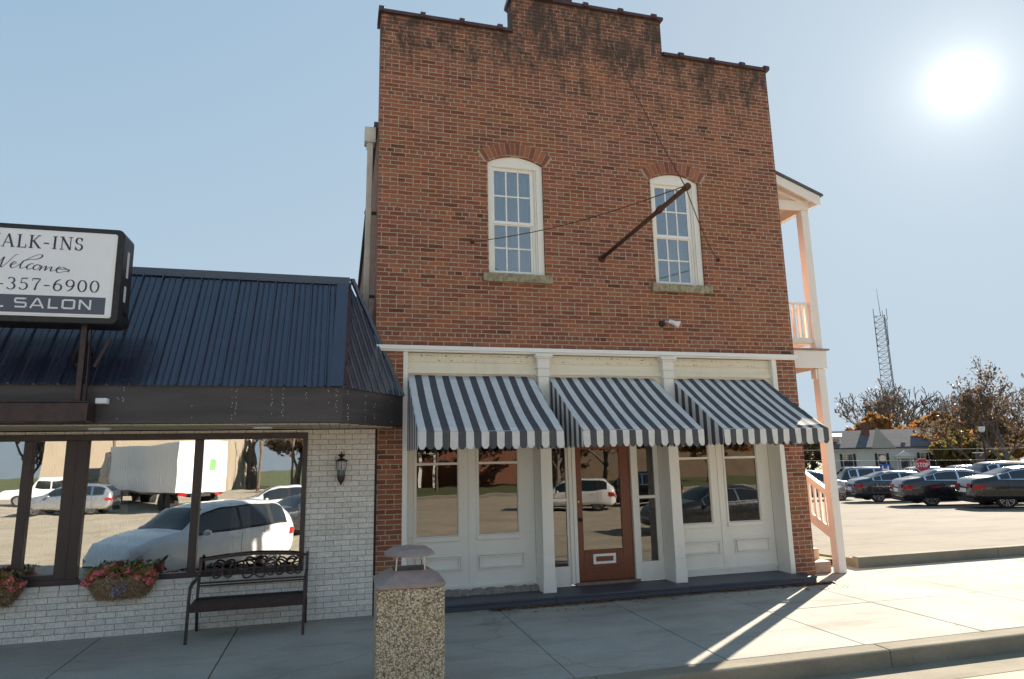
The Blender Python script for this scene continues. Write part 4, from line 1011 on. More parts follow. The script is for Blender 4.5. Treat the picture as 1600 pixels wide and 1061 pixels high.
m.tube([(bx0, yb-.022, .545), (bx1, yb-.022, .545)], .013, 4); m.tube([(bx0, yb-.027, .515), (bx1, yb-.027, .515)], .013, 4)
def yz(z): return yb-.03+(z-.52)*.16
def scroll(cx, cz, r, a0, a1, dec, n=22):
    return [(cx+r*(1-dec*k/n)*math.cos(R(a0+(a1-a0)*k/n)), yz(cz+r*(1-dec*k/n)*math.sin(R(a0+(a1-a0)*k/n))), cz+r*(1-dec*k/n)*math.sin(R(a0+(a1-a0)*k/n))) for k in range(n+1)]
bm = (bx0+bx1)/2; cz = .68
for cx in (bm-.36, bm, bm+.36):
    # four petals
    for a in (45, 135, 225, 315):
        R_ = .115 if cx == bm else .095; pts = []
        for k in range(15):
            th = math.pi*2*k/14; l_ = R_*(1-math.cos(th))/2*1.15; s2 = R_*.42*math.sin(th)
            px = cx+l_*math.cos(R(a))*1.25-s2*math.sin(R(a)); pz = cz+l_*math.sin(R(a))+s2*math.cos(R(a)); pts.append((px, yz(pz), pz))
        m.tube(pts, .012, 5, False)
    m.lathe([(.0, -.012), (.022, -.01), (.028, .006), (.0, .01)], (cx, yz(cz), cz), 10, 'y')
for sgn in (-1, 1):
    for c_ in (.18, .50):
        X = bm+sgn*c_
        m.tube(scroll(X, cz+.045, .075, -90, 200*sgn, .65), .011, 5, False); m.tube(scroll(X, cz-.045, .070, 90, -200*sgn, .65), .011, 5, False)
        m.tube([(X-.07, yz(cz), cz), (X, yz(cz+.02), cz+.02), (X+.07, yz(cz), cz)], .008, 5)
m.build('backrest', 'benchm', bn)
W(bn)

# ================================================================ litter bin
bi = empty('litter_bin', (.68, -2.78, 0), 'square exposed aggregate litter bin with brown metal lid standing at the kerb', 'litter bin', rz=R(-1.5))
x0, x1, y0, y1 = -.30, .285, -.29, .29
ag = MB().box(x0, x1, y0, y1, 0, .845).build('body', 'agg', bi, bevel=.012)
def chamf(x0, x1, y0, y1, c, z): return [(x0+c, y0, z), (x1-c, y0, z), (x1, y0+c, z), (x1, y1-c, z), (x1-c, y1, z), (x0+c, y1, z), (x0, y1-c, z), (x0, y0+c, z)]
def loft(m, rings, cap0=True, cap1=True):
    n = len(rings[0]); o = []
    vs = [p for r in rings for p in r]; fs = [(i*n+k, i*n+(k+1) % n, (i+1)*n+(k+1) % n, (i+1)*n+k) for i in range(len(rings)-1) for k in range(n)]
    if cap0: fs.append(tuple(range(n)))
    if cap1: fs.append(tuple(range((len(rings)-1)*n, len(rings)*n)))
    return m.add(vs, fs)
m = MB()
loft(m, [chamf(x0-.008, x1+.008, y0-.008, y1+.008, .03, .846), chamf(x0-.012, x1+.012, y0-.012, y1+.012, .03, .880), chamf(x0+.01, x1-.01, y0+.01, y1-.01, .05, .893), chamf(-.155, .155, -.155, .155, .04, .975), chamf(-.145, .145, -.145, .145, .03, .975), chamf(-.14, .14, -.14, .14, .03, .88)], True, True)
lid = m.build('lid', 'lid', bi, bevel=.004)
MB().box(-.135, .135, -.135, .135, .882, .886).build('opening', 'black', lid)
for xx, yy in ((-.13, -.145), (.13, -.145), (.13, .145), (-.13, .145)): MB().bar((xx, yy, .95), (xx*.9, yy*.9, 1.105), .012, .004, (0, 1, 0)).build('strut', 'silver', lid)
m = MB(); loft(m, [chamf(-.215, .215, -.215, .215, .09, 1.095), chamf(-.22, .22, -.22, .22, .09, 1.110), chamf(-.155, .155, -.155, .155, .06, 1.150), chamf(-.012, .012, -.012, .012, .004, 1.176)])
m.build('rain_cap', 'lid', bi, bevel=.003)

# ================================================================ flower boxes
def flower_box(x0, x1, label):
    zt, zb = .70, .42; cx = (x0+x1)/2
    rt_ = empty('flower_box', (cx, -.05, zb), label, 'flower box', 'flower baskets under the salon window')
    m = MB(); rings = []
    def ring(hw, d, z, n=20): return [(cx+hw*math.cos(a)*(1 if abs(math.cos(a)) < .9 else 1), -.055-d*max(0, math.sin(a)), z) for a in [math.pi*2*k/n for k in range(n)]]
    hw = (x1-x0)/2
    loft(m, [ring(hw*.55, .10, zb+.03), ring(hw*.78, .16, zb+.10), ring(hw*.93, .21, zt-.08), ring(hw*.97, .23, zt-.03)])
    m.build('liner', plain('coir', (.16, .085, .04), .95, 0, .5, 40, .9), rt_, smooth=True)
    m = MB()
    for k in range(2600):
        a = random.uniform(0, math.pi); zz = random.random(); h = .55+.42*zz**.6; d = .10+.13*zz**.7
        p = Vector((cx+hw*h*math.cos(a), -.06-d*math.sin(a)-.006, zb+.02+(zt-zb-.05)*zz)); dr_ = Vector((random.gauss(0, 1), random.gauss(0, .2), random.gauss(0, .7))).normalized()*random.uniform(.02, .05)
        n_ = dr_.cross(Vector((0, -1, .3))).normalized()*random.uniform(.0012, .003)
        m.add([p-dr_-n_, p-dr_+n_, p+dr_+n_-Vector((0, .008, 0)), p+dr_-n_-Vector((0, .008, 0))], [(0, 1, 2, 3)])
    m.build('straw', 'straw', rt_, recalc=False)
    m = MB()
    for k in range(700):
        p = Vector((random.uniform(x0+.03, x1-.03), -.08-random.random()**.8*.2, zt+random.uniform(-.07, .10)))
        d = Vector((random.gauss(0, 1), random.gauss(0, .7)-.3, random.gauss(.5, .6))).normalized()*random.uniform(.02, .045); s_ = d.cross(Vector((random.random(), random.random(), random.random()))).normalized()*random.uniform(.008, .016)
        m.add([p, p+d*.5+s_, p+d, p+d*.5-s_], [(0, 1, 2, 3)])
    m.build('foliage', 'greenleaf', rt_, recalc=False)
    m = MB()
    ncl = int((x1-x0)/.058)
    for k in range(ncl*3):
        f = (k+.5)/(ncl*3); xx = x0+(x1-x0)*f; e = abs(f-.5)*2
        c_ = Vector((xx+random.uniform(-.02, .02), -.11-random.random()*.14, zt+random.uniform(-.02, .09)-(.10*e**4)))
        if .42 < f < .55: c_.z -= .04; 
        if random.random() < .15: continue
        for j in range(46):
            d = Vector((random.gauss(0, 1), random.gauss(0, 1)-.3, random.gauss(0, 1)+.2)).normalized(); p = c_+d*random.uniform(.02, .054)
            t1 = d.cross(Vector((.3, .8, .5))).normalized(); t2 = d.cross(t1); s_ = random.uniform(.009, .016)
            m.add([p-t1*s_, p-t2*s_, p+t1*s_+d*.004, p+t2*s_+d*.004], [(0, 1, 2, 3)])
    m.build('flowers', 'petal', rt_, recalc=False)
    m = MB()
    for k in range(90):
        p = Vector((cx+.02+random.gauss(0, .05), -.28, zt-.04+random.uniform(-.17, .03))); a = random.uniform(0, 6.28); s_ = random.uniform(.008, .022)
        m.add([p+Vector((s_*math.cos(a), random.uniform(-.02, .02), s_*math.sin(a))), p+Vector((s_*math.cos(a+1.6), random.uniform(-.02, .02), s_*math.sin(a+1.6))), p+Vector((s_*math.cos(a+3), random.uniform(-.02, .02), s_*math.sin(a+3)))], [(0, 1, 2)])
    m.build('ribbon', 'purple', rt_, recalc=False)
    W(rt_)
flower_box(-2.74, -1.99, 'hanging straw basket of red and pink flowers, the one seen whole beside the bench')
flower_box(-4.1, -3.34, 'hanging straw basket of red flowers cut off by the left edge of the photo')

# ================================================================ porch on the east side
po = empty('side_porch', (8.0, 2, 0), 'white painted two storey wooden side porch with railings and stairs on the brick building', 'porch')
PY = .30; PX = 7.945; pw = .145
ROWS = (PY, 4.2, 8.2, 12.2)
for yy in ROWS:
    m = MB(); m.box(PX, PX+pw, yy, yy+pw, .0, 3.35); m.build('post', 'porch', po, bevel=.006)
    m = MB(); m.box(PX, PX+pw, yy, yy+pw, 3.66, 6.21); m.build('post', 'porch', po, bevel=.006)
m = MB(); m.box(7.26, 8.12, PY-.03, PY-.004, 3.35, 3.655); m.box(PX+.09, PX+.14, PY, 13, 3.35, 3.655)
for yy in (4.2, 8.2, 12.2): m.box(7.26, PX+.05, yy+.05, yy+.10, 3.39, 3.65)
for k in range(18): m.box(7.26, PX+.08, PY+.5+k*.66, PY+.54+k*.66, 3.45, 3.65)
m.build('floor_beam', 'porch', po, bevel=.005)
m = MB()
for k in range(86): m.box(7.26, 8.17, PY-.06+k*.145, PY+.078+k*.145, 3.657, 3.685)
m.build('balcony_floor', plain('deck', (.30, .22, .19), .8, 0, .3, 6, .2), po)
MB().box(PX-.045, PX-.002, PY+.01, PY+.13, 3.17, 3.348).build('post_bracket', 'porch', po, bevel=.01)
m = MB(); m.box(7.26, PX, PY+.04, PY+.10, 4.47, 4.515); m.box(7.26, PX, PY+.04, PY+.09, 3.79, 3.885)
for k in range(5): m.box(7.33+k*.135, 7.37+k*.135, PY+.05, PY+.085, 3.885, 4.47)
m.build('railing', 'porch', po, bevel=.003)
m = MB(); m.box(PX+.05, PX+.11, PY+.16, 12.2, 4.47, 4.515); m.box(PX+.05, PX+.10, PY+.16, 12.2, 3.79, 3.885)
for k in range(80): m.box(PX+.06, PX+.095, PY+.28+k*.145, PY+.32+k*.145, 3.885, 4.47)
m.build('railing', 'porch', po, bevel=.003)
m = MB(); m.poly([(7.26, PY-.21, 6.80), (8.27, PY-.21, 6.42), (8.27, PY-.21, 6.455), (7.26, PY-.21, 6.84)], (0, 14, 0)); m.build('roof', 'shingle', po)
m = MB(); m.poly([(7.26, PY-.18, 6.62), (8.22, PY-.18, 6.26), (8.22, PY-.18, 6.43), (7.26, PY-.18, 6.79)], (0, .035, 0))
m.poly([(8.18, PY-.145, 6.28), (8.21, PY-.145, 6.28), (8.21, PY-.145, 6.42), (8.18, PY-.145, 6.42)], (0, 13.5, 0))
m.poly([(7.26, PY-.14, 6.74), (8.18, PY-.14, 6.39), (8.18, PY-.14, 6.41), (7.26, PY-.14, 6.77)], (0, 13.5, 0))
m.build('rake_board', 'porch', po, bevel=.004)
m = MB(); m.box(7.26, PX+pw+.02, PY+.0, PY+.06, 6.215, 6.38); m.box(PX+.05, PX+.11, PY+.06, 13, 6.215, 6.38)
m.bar((7.26, PY+.03, 6.60), (8.0, PY+.03, 6.36), .05, .09, (0, 1, 0))
for k in range(1, 14): m.bar((7.26, PY+k*.95, 6.68), (8.16, PY+k*.95, 6.34), .045, .1, (0, 0, 1))
m.build('roof_framing', 'porch', po, bevel=.004)
sx_ = 7.99
m = MB()
m.bar((sx_, .42, 1.30), (sx_, 1.70, 1.98), .09, .045); m.bar((sx_, .42, 1.22), (sx_, 1.70, 1.90), .035, .06)
m.bar((sx_, .42, .60), (sx_, 1.70, 1.24), .035, .16)
for k in range(10): yk = .50+k*.125; m.box(sx_-.02, sx_+.02, yk-.02, yk+.02, .62+(yk-.42)*.5, 1.21+(yk-.42)*.53)
m.build('stair_rail', 'porch', po, bevel=.003)
m = MB()
for k in range(6): m.box(7.27, 7.93, .46+k*.26, .74+k*.26, 0, .17*(k+1))
m.build('stairs', plain('stair_boards', (.52, .36, .26), .8, 0, .25, 6, .2), po, bevel=.004)
W(po)
MT['mast'] = plain('mast_steel', (.05, .05, .055), .95)
# ================================================================ vehicles
def lerp_tab(tab, x):
    for (a, va), (b, vb) in zip(tab, tab[1:]):
        if x <= b:
            f = 0 if b == a else max(0, (x-a)/(b-a)); f = f*f*(3-2*f)*.5+f*.5; return va+(vb-va)*f
    return tab[-1][1]
STY = {
 'sedan': dict(top=[(0, .50), (.005, .62), (.02, .70), (.06, .745), (.13, .775), (.19, .84), (.30, .965), (.38, 1.), (.50, .995), (.58, .95), (.73, .73), (.84, .68), (.94, .60), (.985, .50), (1, .36)],
               belt=[(0, .46), (.02, .62), (.14, .70), (.3, .68), (.72, .63), (.85, .60), (.95, .52), (1, .34)], gx=(.15, .72), pil=(.245, .43, .64)),
 'suv': dict(top=[(0, .55), (.01, .66), (.03, .74), (.06, .84), (.10, .94), (.15, .985), (.3, 1.), (.5, .985), (.6, .93), (.74, .68), (.85, .64), (.95, .56), (.985, .48), (1, .34)],
             belt=[(0, .50), (.02, .60), (.14, .62), (.3, .60), (.72, .58), (.85, .57), (.95, .50), (1, .32)], gx=(.045, .73), pil=(.20, .41, .63)),
}
def make_car(style, L_, W_, H_, paint, label, cat, group=None, wheel_r=.33, rim='silver', trim='chrome'):
    st = STY[style]; root = empty('parked_car', (0, 0, 0), label, cat, group)
    NX = 61
    def sec(u, n_off=0.0):
        x = -L_/2+L_*u; zt = lerp_tab(st['top'], u)*H_; zb_ = min(lerp_tab(st['belt'], u)*H_, zt-.01)
        pw_ = lerp_tab([(0, .72), (.015, .84), (.05, .93), (.15, 1), (.8, 1), (.92, .94), (.975, .80), (1, .62)], u)*W_/2
        t1 = max(0, min(1, (zt-zb_)/(H_*.30))); wt = pw_*(.90-.20*t1); bot = .17*H_*(1+.5*max(0, (u-.94)/.06)+.5*max(0, (.05-u)/.05))
        pts = [(pw_*.90, bot), (pw_*.985, bot+.07), (pw_*1.0, bot+.20), (pw_*.985, (bot+zb_)/2+.03), (pw_*1.0, zb_-.07), (pw_*.965, zb_), (pw_*.965*.5+wt*.5+.012*t1, (zb_+zt)/2), (wt, zt-.045*t1-.004), (wt*.86, zt-.008), (wt*.45, zt+.012*t1), (0, zt+.018*t1)]
        return x, pts
    vs = []; fs = []; n = 0
    us = [i/(NX-1) for i in range(NX)]
    for u in us:
        x, p = sec(u); ring = [(x, y, z) for y, z in p]+[(x, -y, z) for y, z in p[-2::-1]]; n = len(ring); vs += ring
    for i in range(NX-1):
        for k in range(n-1): fs.append((i*n+k, i*n+k+1, (i+1)*n+k+1, (i+1)*n+k))
        fs.append((i*n+n-1, i*n, (i+1)*n, (i+1)*n+n-1))
    fs += [tuple(range(n)), tuple(range((NX-1)*n, NX*n))]
    m = MB(); m.add(vs, fs); body = m.build('body', paint, None, smooth=True)
    wb = L_*.585; ax_r = -L_/2+L_*.205; ax_f = ax_r+wb
    cut = MB()
    for ax in (ax_r, ax_f):
        for s_ in (-1, 1): cut.lathe([(wheel_r+.055, 0), (wheel_r+.055, .36)], (ax, s_*(W_/2-.26)-.18+s_*.0, wheel_r), 28, 'y')
    co = cut.build('cutter', 'rubber')
    md = body.modifiers.new('b', 'BOOLEAN'); md.object = co; md.operation = 'DIFFERENCE'; md.solver = 'EXACT'
    dg = bpy.context.evaluated_depsgraph_get(); me2 = bpy.data.meshes.new_from_object(body.evaluated_get(dg))
    body.modifiers.clear(); body.data = me2; me2.name = 'body'; bpy.data.objects.remove(co)
    me2.materials.clear(); me2.materials.append(MT[paint]); body.parent = root
    def P(u, a, side=1, off=.006):
        """a: 0 belt .. 1 roof edge on the side glass"""
        x, p = sec(u); (y0, z0), (y1, z1), (y2, z2) = p[5], p[6], p[7]
        if a < .5: y, z = y0+(y1-y0)*a*2, z0+(z1-z0)*a*2
        else: y, z = y1+(y2-y1)*(a-.5)*2, z1+(z2-z1)*(a-.5)*2
        return (x, side*(y+off), z+off*.3)
    def sidepatch(m, u0, u1, a0, a1, side, off=.006, nn=12):
        vv = [P(u0+(u1-u0)*i/nn, a, side, off) for i in range(nn+1) for a in (a0, (a0+a1)/2, a1)]
        m.add(vv, [(3*i+j, 3*i+j+1, 3*i+j+4, 3*i+j+3) for i in range(nn) for j in (0, 1)])
    g0, pa, pb = st['gx'][0], *st['pil'][:2]; pc = st['pil'][2]
    for side in (-1, 1):
        mt_ = MB(); sidepatch(mt_, pa-.075 if style == 'sedan' else g0+.045, pc+.045, .05, .95, side, .004, 26)
        tr_ = mt_.build('window_trim', trim, root, recalc=False, smooth=True)
        mg = MB(); lims = ([(pa-.06, pa+.005)] if style == 'sedan' else [(g0+.055, pa-.012)])+[(pa+.012, pb-.008), (pb+.008, pc+.035)]
        for a, b in lims: sidepatch(mg, a, b, .12, .88, side, .009)
        mg.build('side_window', 'carglass', root, recalc=False, smooth=True)
    def toppatch(u0, u1, name, wf=.93):
        m = MB(); nn = 8; vv = []
        for i in range(nn+1):
            u = u0+(u1-u0)*i/nn; x, p = sec(u); l = [(p[7][0]*wf, p[7][1]), p[8], p[9], p[10]]
            full = [(-y, z) for y, z in l]+[(y, z) for y, z in l[-2::-1]]
            vv += [(x+(.006 if u > .5 else -.006), y, z+.008) for y, z in full]
        k = 7; m.add(vv, [(i*k+j, i*k+j+1, (i+1)*k+j+1, (i+1)*k+j) for i in range(nn) for j in range(k-1)])
        m.build(name, 'carglass', root, recalc=False, smooth=True)
    if style == 'sedan': toppatch(.165, .30, 'rear_window'); toppatch(.575, .715, 'windscreen')
    else: toppatch(.035, .10, 'rear_window'); toppatch(.60, .73, 'windscreen')
    for ax in (ax_r, ax_f):
        for s_ in (-1, 1):
            yc = s_*(W_/2-.125)
            m = MB(); m.lathe([(wheel_r*.70, -.10), (wheel_r*.93, -.105), (wheel_r, -.07), (wheel_r, .07), (wheel_r*.93, .105), (wheel_r*.70, .10)], (ax, yc, wheel_r), 28, 'y')
            wh = m.build('wheel', 'rubber', root, smooth=False)
            m = MB(); o_ = s_*.098
            m.lathe([(wheel_r*.72, o_+s_*.008), (wheel_r*.66, o_+s_*.010), (wheel_r*.63, o_-s_*.03), (wheel_r*.2, o_-s_*.035), (wheel_r*.15, o_+s_*.0)] if s_ > 0 else [(wheel_r*.72, o_-.008), (wheel_r*.66, o_-.010), (wheel_r*.63, o_+.03), (wheel_r*.2, o_+.035), (wheel_r*.15, o_)], (ax, yc, wheel_r), 24, 'y')
            m.build('rim', 'rubber' if rim != 'plain' else 'silver', wh)
            m = MB(); m.lathe([(wheel_r*.725, o_+s_*.004), (wheel_r*.725, o_+s_*.012), (wheel_r*.67, o_+s_*.012), (wheel_r*.66, o_)], (ax, yc, wheel_r), 24, 'y')
            for k in range(10):
                a = 2*math.pi*k/10+.1*(1 if k % 2 else -1); c_, d_ = math.cos(a), math.sin(a)
                m.bar((ax+c_*.05, yc+o_+s_*.0, wheel_r+d_*.05), (ax+c_*wheel_r*.69, yc+o_+s_*.006, wheel_r+d_*wheel_r*.69), .022, .014, (0, 1, 0))
            m.lathe([(.055, o_-s_*.01), (.05, o_+s_*.008), (.0, o_+s_*.01)], (ax, yc, wheel_r), 12, 'y')
            m.build('spokes', 'silver', wh)
    # lamps wrap round the corners
    def lowpatch(m, u0, u1, k0, k1, f0, f1, side, off, nn=6):
        vv = []
        for i in range(nn+1):
            u = u0+(u1-u0)*i/nn; x, p = sec(u)
            a = Vector((p[k0][0], p[k0][1])); b = Vector((p[k1][0], p[k1][1]))
            for f in (f0, f1):
                q_ = a.lerp(b, f); vv.append((x+(off*1.5 if u > .5 else -off*1.5), side*(q_.x+off), q_.y))
        m.add(vv, [(2*i, 2*i+1, 2*i+3, 2*i+2) for i in range(nn)])
    zr = lerp_tab(st['belt'], .03)*H_
    for side in (-1, 1):
        m = MB(); lowpatch(m, .0, .075, 3, 4, .25, .95, side, .007); x, p = sec(.0)
        yy0 = p[4][0]; m.add([(x-.008, side*yy0*.52, zr*.80), (x-.008, side*yy0, zr*.80), (x-.008, side*yy0, zr*.98), (x-.008, side*yy0*.52, zr*.94)], [(0, 1, 2, 3)])
        m.build('tail_light', 'redlens', root, recalc=False)
        m = MB(); lowpatch(m, .935, .995, 3, 4, .3, .95, side, .007); m.build('headlight', 'clear', root, recalc=False)
        m = MB()
        x, p = sec(pc+.01); m.tube([(x+.02, side*(p[5][0]-.01), p[5][1]+.02), (x+.01, side*(p[5][0]+.10), p[5][1]+.05)], .02, 6); m.tube([(x+.04, side*(p[5][0]+.06), p[5][1]+.07), (x+.03, side*(p[5][0]+.14), p[5][1]+.075), (x+.02, side*(p[5][0]+.22), p[5][1]+.07)], [.03, .07, .04], 8)
        m.build('mirror', paint, root, smooth=True)
        m = MB()
        for u in (pa-.02 if style == 'sedan' else pa+.0, pb, pc+.055):
            for i in range(8):
                f0, f1 = i/8, (i+1)/8; x, p = sec(u)
                seq = [p[1], p[2], p[3], p[4], p[5]]
                def at(f): q_ = f*4; k = min(3, int(q_)); g_ = q_-k; return (seq[k][0]*(1-g_)+seq[k+1][0]*g_, seq[k][1]*(1-g_)+seq[k+1][1]*g_)
                a, b = at(f0), at(f1); m.add([(x-.004, side*(a[0]+.003), a[1]), (x+.004, side*(a[0]+.003), a[1]), (x+.004, side*(b[0]+.003), b[1]), (x-.004, side*(b[0]+.003), b[1])], [(0, 1, 2, 3)])
        m.build('door_gap', 'rubber', root, recalc=False)
        for u in (pa+.045, pb+.04):
            x, p = sec(u); MB().box(x-.10, x+.09, side*p[4][0]-(.0 if side > 0 else .022), side*p[4][0]+(.022 if side > 0 else 0), p[4][1]-.035, p[4][1]-.012).build('door_handle', paint, root, bevel=.006)
    x, p = sec(0); MB().box(x-.015, x-.004, -.26, .26, zr*.60, zr*.60+.15).build('number_plate', 'plate', root, bevel=.004)
    m = MB(); m.box(-L_/2+.02, -L_/2+.4, -W_*.36, W_*.36, .20, .36); m.box(ax_r-.3, ax_f+.3, -W_*.38, W_*.38, .19, .40)
    m.build('underside', 'rubber', root)
    return root
def setcar(root, x, y, z, az):
    """az: heading measured from +y towards +x"""
    root.location = (x, y, z); root.rotation_euler = (0, 0, R(90-az)); return root
GRP = 'cars in the parking lot beyond the porch'
def by_rearwheel(root, wx, wy, az, L_, W_=1.84):
    """place so that the left rear wheel foot stands at wx, wy"""
    h = Vector((math.sin(R(az)), math.cos(R(az)))); left = Vector((-h.y, h.x)); c = Vector((wx, wy))-left*(W_/2)+h*(L_*.295)
    return setcar(root, c.x, c.y, lotz(c.y), az)
c3 = make_car('sedan', 4.9, 1.86, 1.46, 'car_black', 'near black sedan cut by the right edge, chrome wheels and red tail lamps', 'car', GRP)
by_rearwheel(c3, 24.2, 11.2, 118, 4.9)
c2 = make_car('sedan', 4.85, 1.84, 1.46, 'car_navy', 'dark blue fastback sedan, the middle one of the three nearest in the parking lot', 'car', GRP)
by_rearwheel(c2, 24.25, 14.4, 117, 4.85)
c1 = make_car('sedan', 4.8, 1.82, 1.45, 'car_grey', 'dark grey sedan beside the porch post, leftmost of the three nearest dark sedans', 'car', GRP)
by_rearwheel(c1, 26.0, 19.0, 116, 4.8)
suv = make_car('suv', 4.8, 1.90, 1.75, 'car_black', 'black sport utility vehicle parked behind the grey sedan, in front of the dark bush', 'car', GRP, .36)
setcar(suv, 33.5, 26.0, lotz(26), 112)
ws = make_car('suv', 4.6, 1.86, 1.66, 'car_silver', 'silver estate car seen between the porch posts and the lower stair rail', 'car', GRP, .34)
setcar(ws, 25.3, 22.3, lotz(22.3), 110)
dup(c1, (31.7, 22.0, lotz(22)), R(90-114), 'dark sedan whose roof shows just left of the stop sign, behind the blue sedan', GRP)
dup(ws, (40.0, 27.6, lotz(27.6)), R(90-110), 'silver estate car whose roof shows between the stop sign and the street lamp', GRP)
dup(suv, (34.6, 17.6, lotz(17.6)), R(90-112), 'black sport utility vehicle behind the near black sedan, by the right edge', GRP)
dup(ws, (38.2, 22.6, lotz(22.6)), R(90-108), 'silver estate car behind the near sedan, just right of the street lamp', GRP)

# ---- vehicles on the street side, mirrored in the panes
G2 = 'vehicles parked across the street, seen as reflections'
def stz(y): return lerp_tab([(-34, -.55), (-14, -.55), (-9, -.47), (-6, -.30), (-3.8, -.155)], y)
hb = make_car('suv', 4.2, 1.78, 1.50, 'car_white', 'white hatchback mirrored large in the salon window behind the bench', 'car', G2, .35, trim='rubber')
setcar(hb, -2.8, -6.9, -.36, -41)
ds2 = make_car('sedan', 4.8, 1.84, 1.45, 'car_grey', 'dark sedan mirrored behind the white hatchback at the right of the salon window', 'car', G2)
setcar(ds2, -.9, -16.5, -.55, -55)
d3 = dup(hb, (-2.5, -24.5, -.55), R(90+80), 'white hatchback mirrored small above the dark sedan, far right of the salon window', G2)
d4 = dup(hb, (11.3, -21.2, -.55), R(90+115), 'white car mirrored in the glass of the brown wooden door', G2)
d5 = dup(suv, (15.2, -22.3, -.55), R(90+120), 'black sport utility vehicle mirrored at the right of the door glass', G2)
d6 = dup(ds2, (11.9, -9.6, -.50), R(90+90), 'dark sedan mirrored in the shop window right of the door', G2)
d7 = dup(ws, (-14.0, -33, -.55), R(90+95), 'silver estate car mirrored left of the lorry', G2)
# pickup truck
pk = empty('pickup_truck', (0, 0, 0), 'white pickup truck mirrored small in the narrow left pane of the salon', 'pickup', G2)
m = MB(); W2 = .98
prof = [(-2.8, .45), (-2.82, 1.05), (-.95, 1.08), (-.90, 1.60), (-.70, 1.86), (.55, 1.88), (1.05, 1.30), (1.25, 1.18), (2.55, 1.08), (2.75, .95), (2.78, .45)]
m.poly([(x, -W2, z) for x, z in prof], (0, 2*W2, 0)); m.build('body', 'car_white', pk, bevel=.05)
m = MB()
for s_ in (-1, 1):
    for a, b in ((-.72, -.1), (0.0, .62)): m.poly([(a, s_*(W2+.004), 1.22), (b+(.25 if b > .5 else 0), s_*(W2+.004), 1.22), (b, s_*(W2+.004), 1.68), (a, s_*(W2+.004), 1.68)], (0, s_*.004, 0))
m.build('side_window', 'carglass', pk)
for x_ in (-1.75, 1.75):
    for s_ in (-1, 1):
        wl = MB().lathe([(.25, -.12), (.38, -.12), (.38, .12), (.25, .12)], (x_, s_*.92, .39), 24, 'y').build('wheel', 'rubber', pk); MB().lathe([(.0, -.125), (.25, -.125), (.25, .125), (0, .125)], (x_, s_*.92, .39), 16, 'y').build('rim', 'silver', wl)
pk.location = (-17.8, -41.5, -.45); pk.rotation_euler = (0, 0, R(178))
# lorry with box trailer
lo = empty('lorry', (0, 0, 0), 'white box trailer lorry mirrored across the middle of the salon window', 'lorry')
m = MB(); m.box(-6.6, 6.6, -1.27, 1.27, 1.05, 3.75); bx = m.build('trailer_box', 'trailer', lo, bevel=.03)
m = MB()
for k in range(33): m.box(-6.5+k*.4, -6.47+k*.4, -1.285, 1.285, 1.1, 3.7)
m.build('trailer_ribs', 'trailer', bx)
m = MB(); m.box(6.6, 6.63, -1.2, -.02, 1.12, 3.68); m.box(6.6, 6.63, .02, 1.2, 1.12, 3.68); dd = m.build('rear_door', 'cap', lo, bevel=.01)
m = MB(); m.box(6.63, 6.64, -.7, -.35, 2.2, 2.8); m.build('emblem', plain('green_mark', (.15, .35, .12), .5), dd)
m = MB(); m.box(-6.3, 6.5, -.5, .5, .85, 1.05); m.box(-6.0, 6.4, -1.2, 1.2, .95, 1.05); m.box(6.45, 6.55, -1.1, 1.1, .45, .55); m.build('chassis', 'black', lo)
m = MB(); m.poly([(-9.0, -1.2, .5), (-9.2, -1.2, 1.6), (-8.8, -1.2, 2.6), (-8.4, -1.2, 3.4), (-6.9, -1.2, 3.5), (-6.9, -1.2, .5)], (0, 2.4, 0)); m.build('cab', 'car_grey', lo, bevel=.08)
for x_ in (5.3, 4.1, -5.0, -6.2, -8.3):
    for s_ in (-1, 1): MB().lathe([(.25, -.2), (.50, -.2), (.50, .2), (.25, .2)], (x_, s_*1.0, .5), 22, 'y').build('wheel', 'rubber', lo)
MB().box(6.5, 6.56, .7, 1.1, .9, 1.02).build('tail_light', 'redlens', lo); MB().box(6.5, 6.56, -1.1, -.7, .9, 1.02).build('tail_light', 'redlens', lo)
lo.location = (-10.2, -35.7, -.50); lo.rotation_euler = (0, 0, R(60))

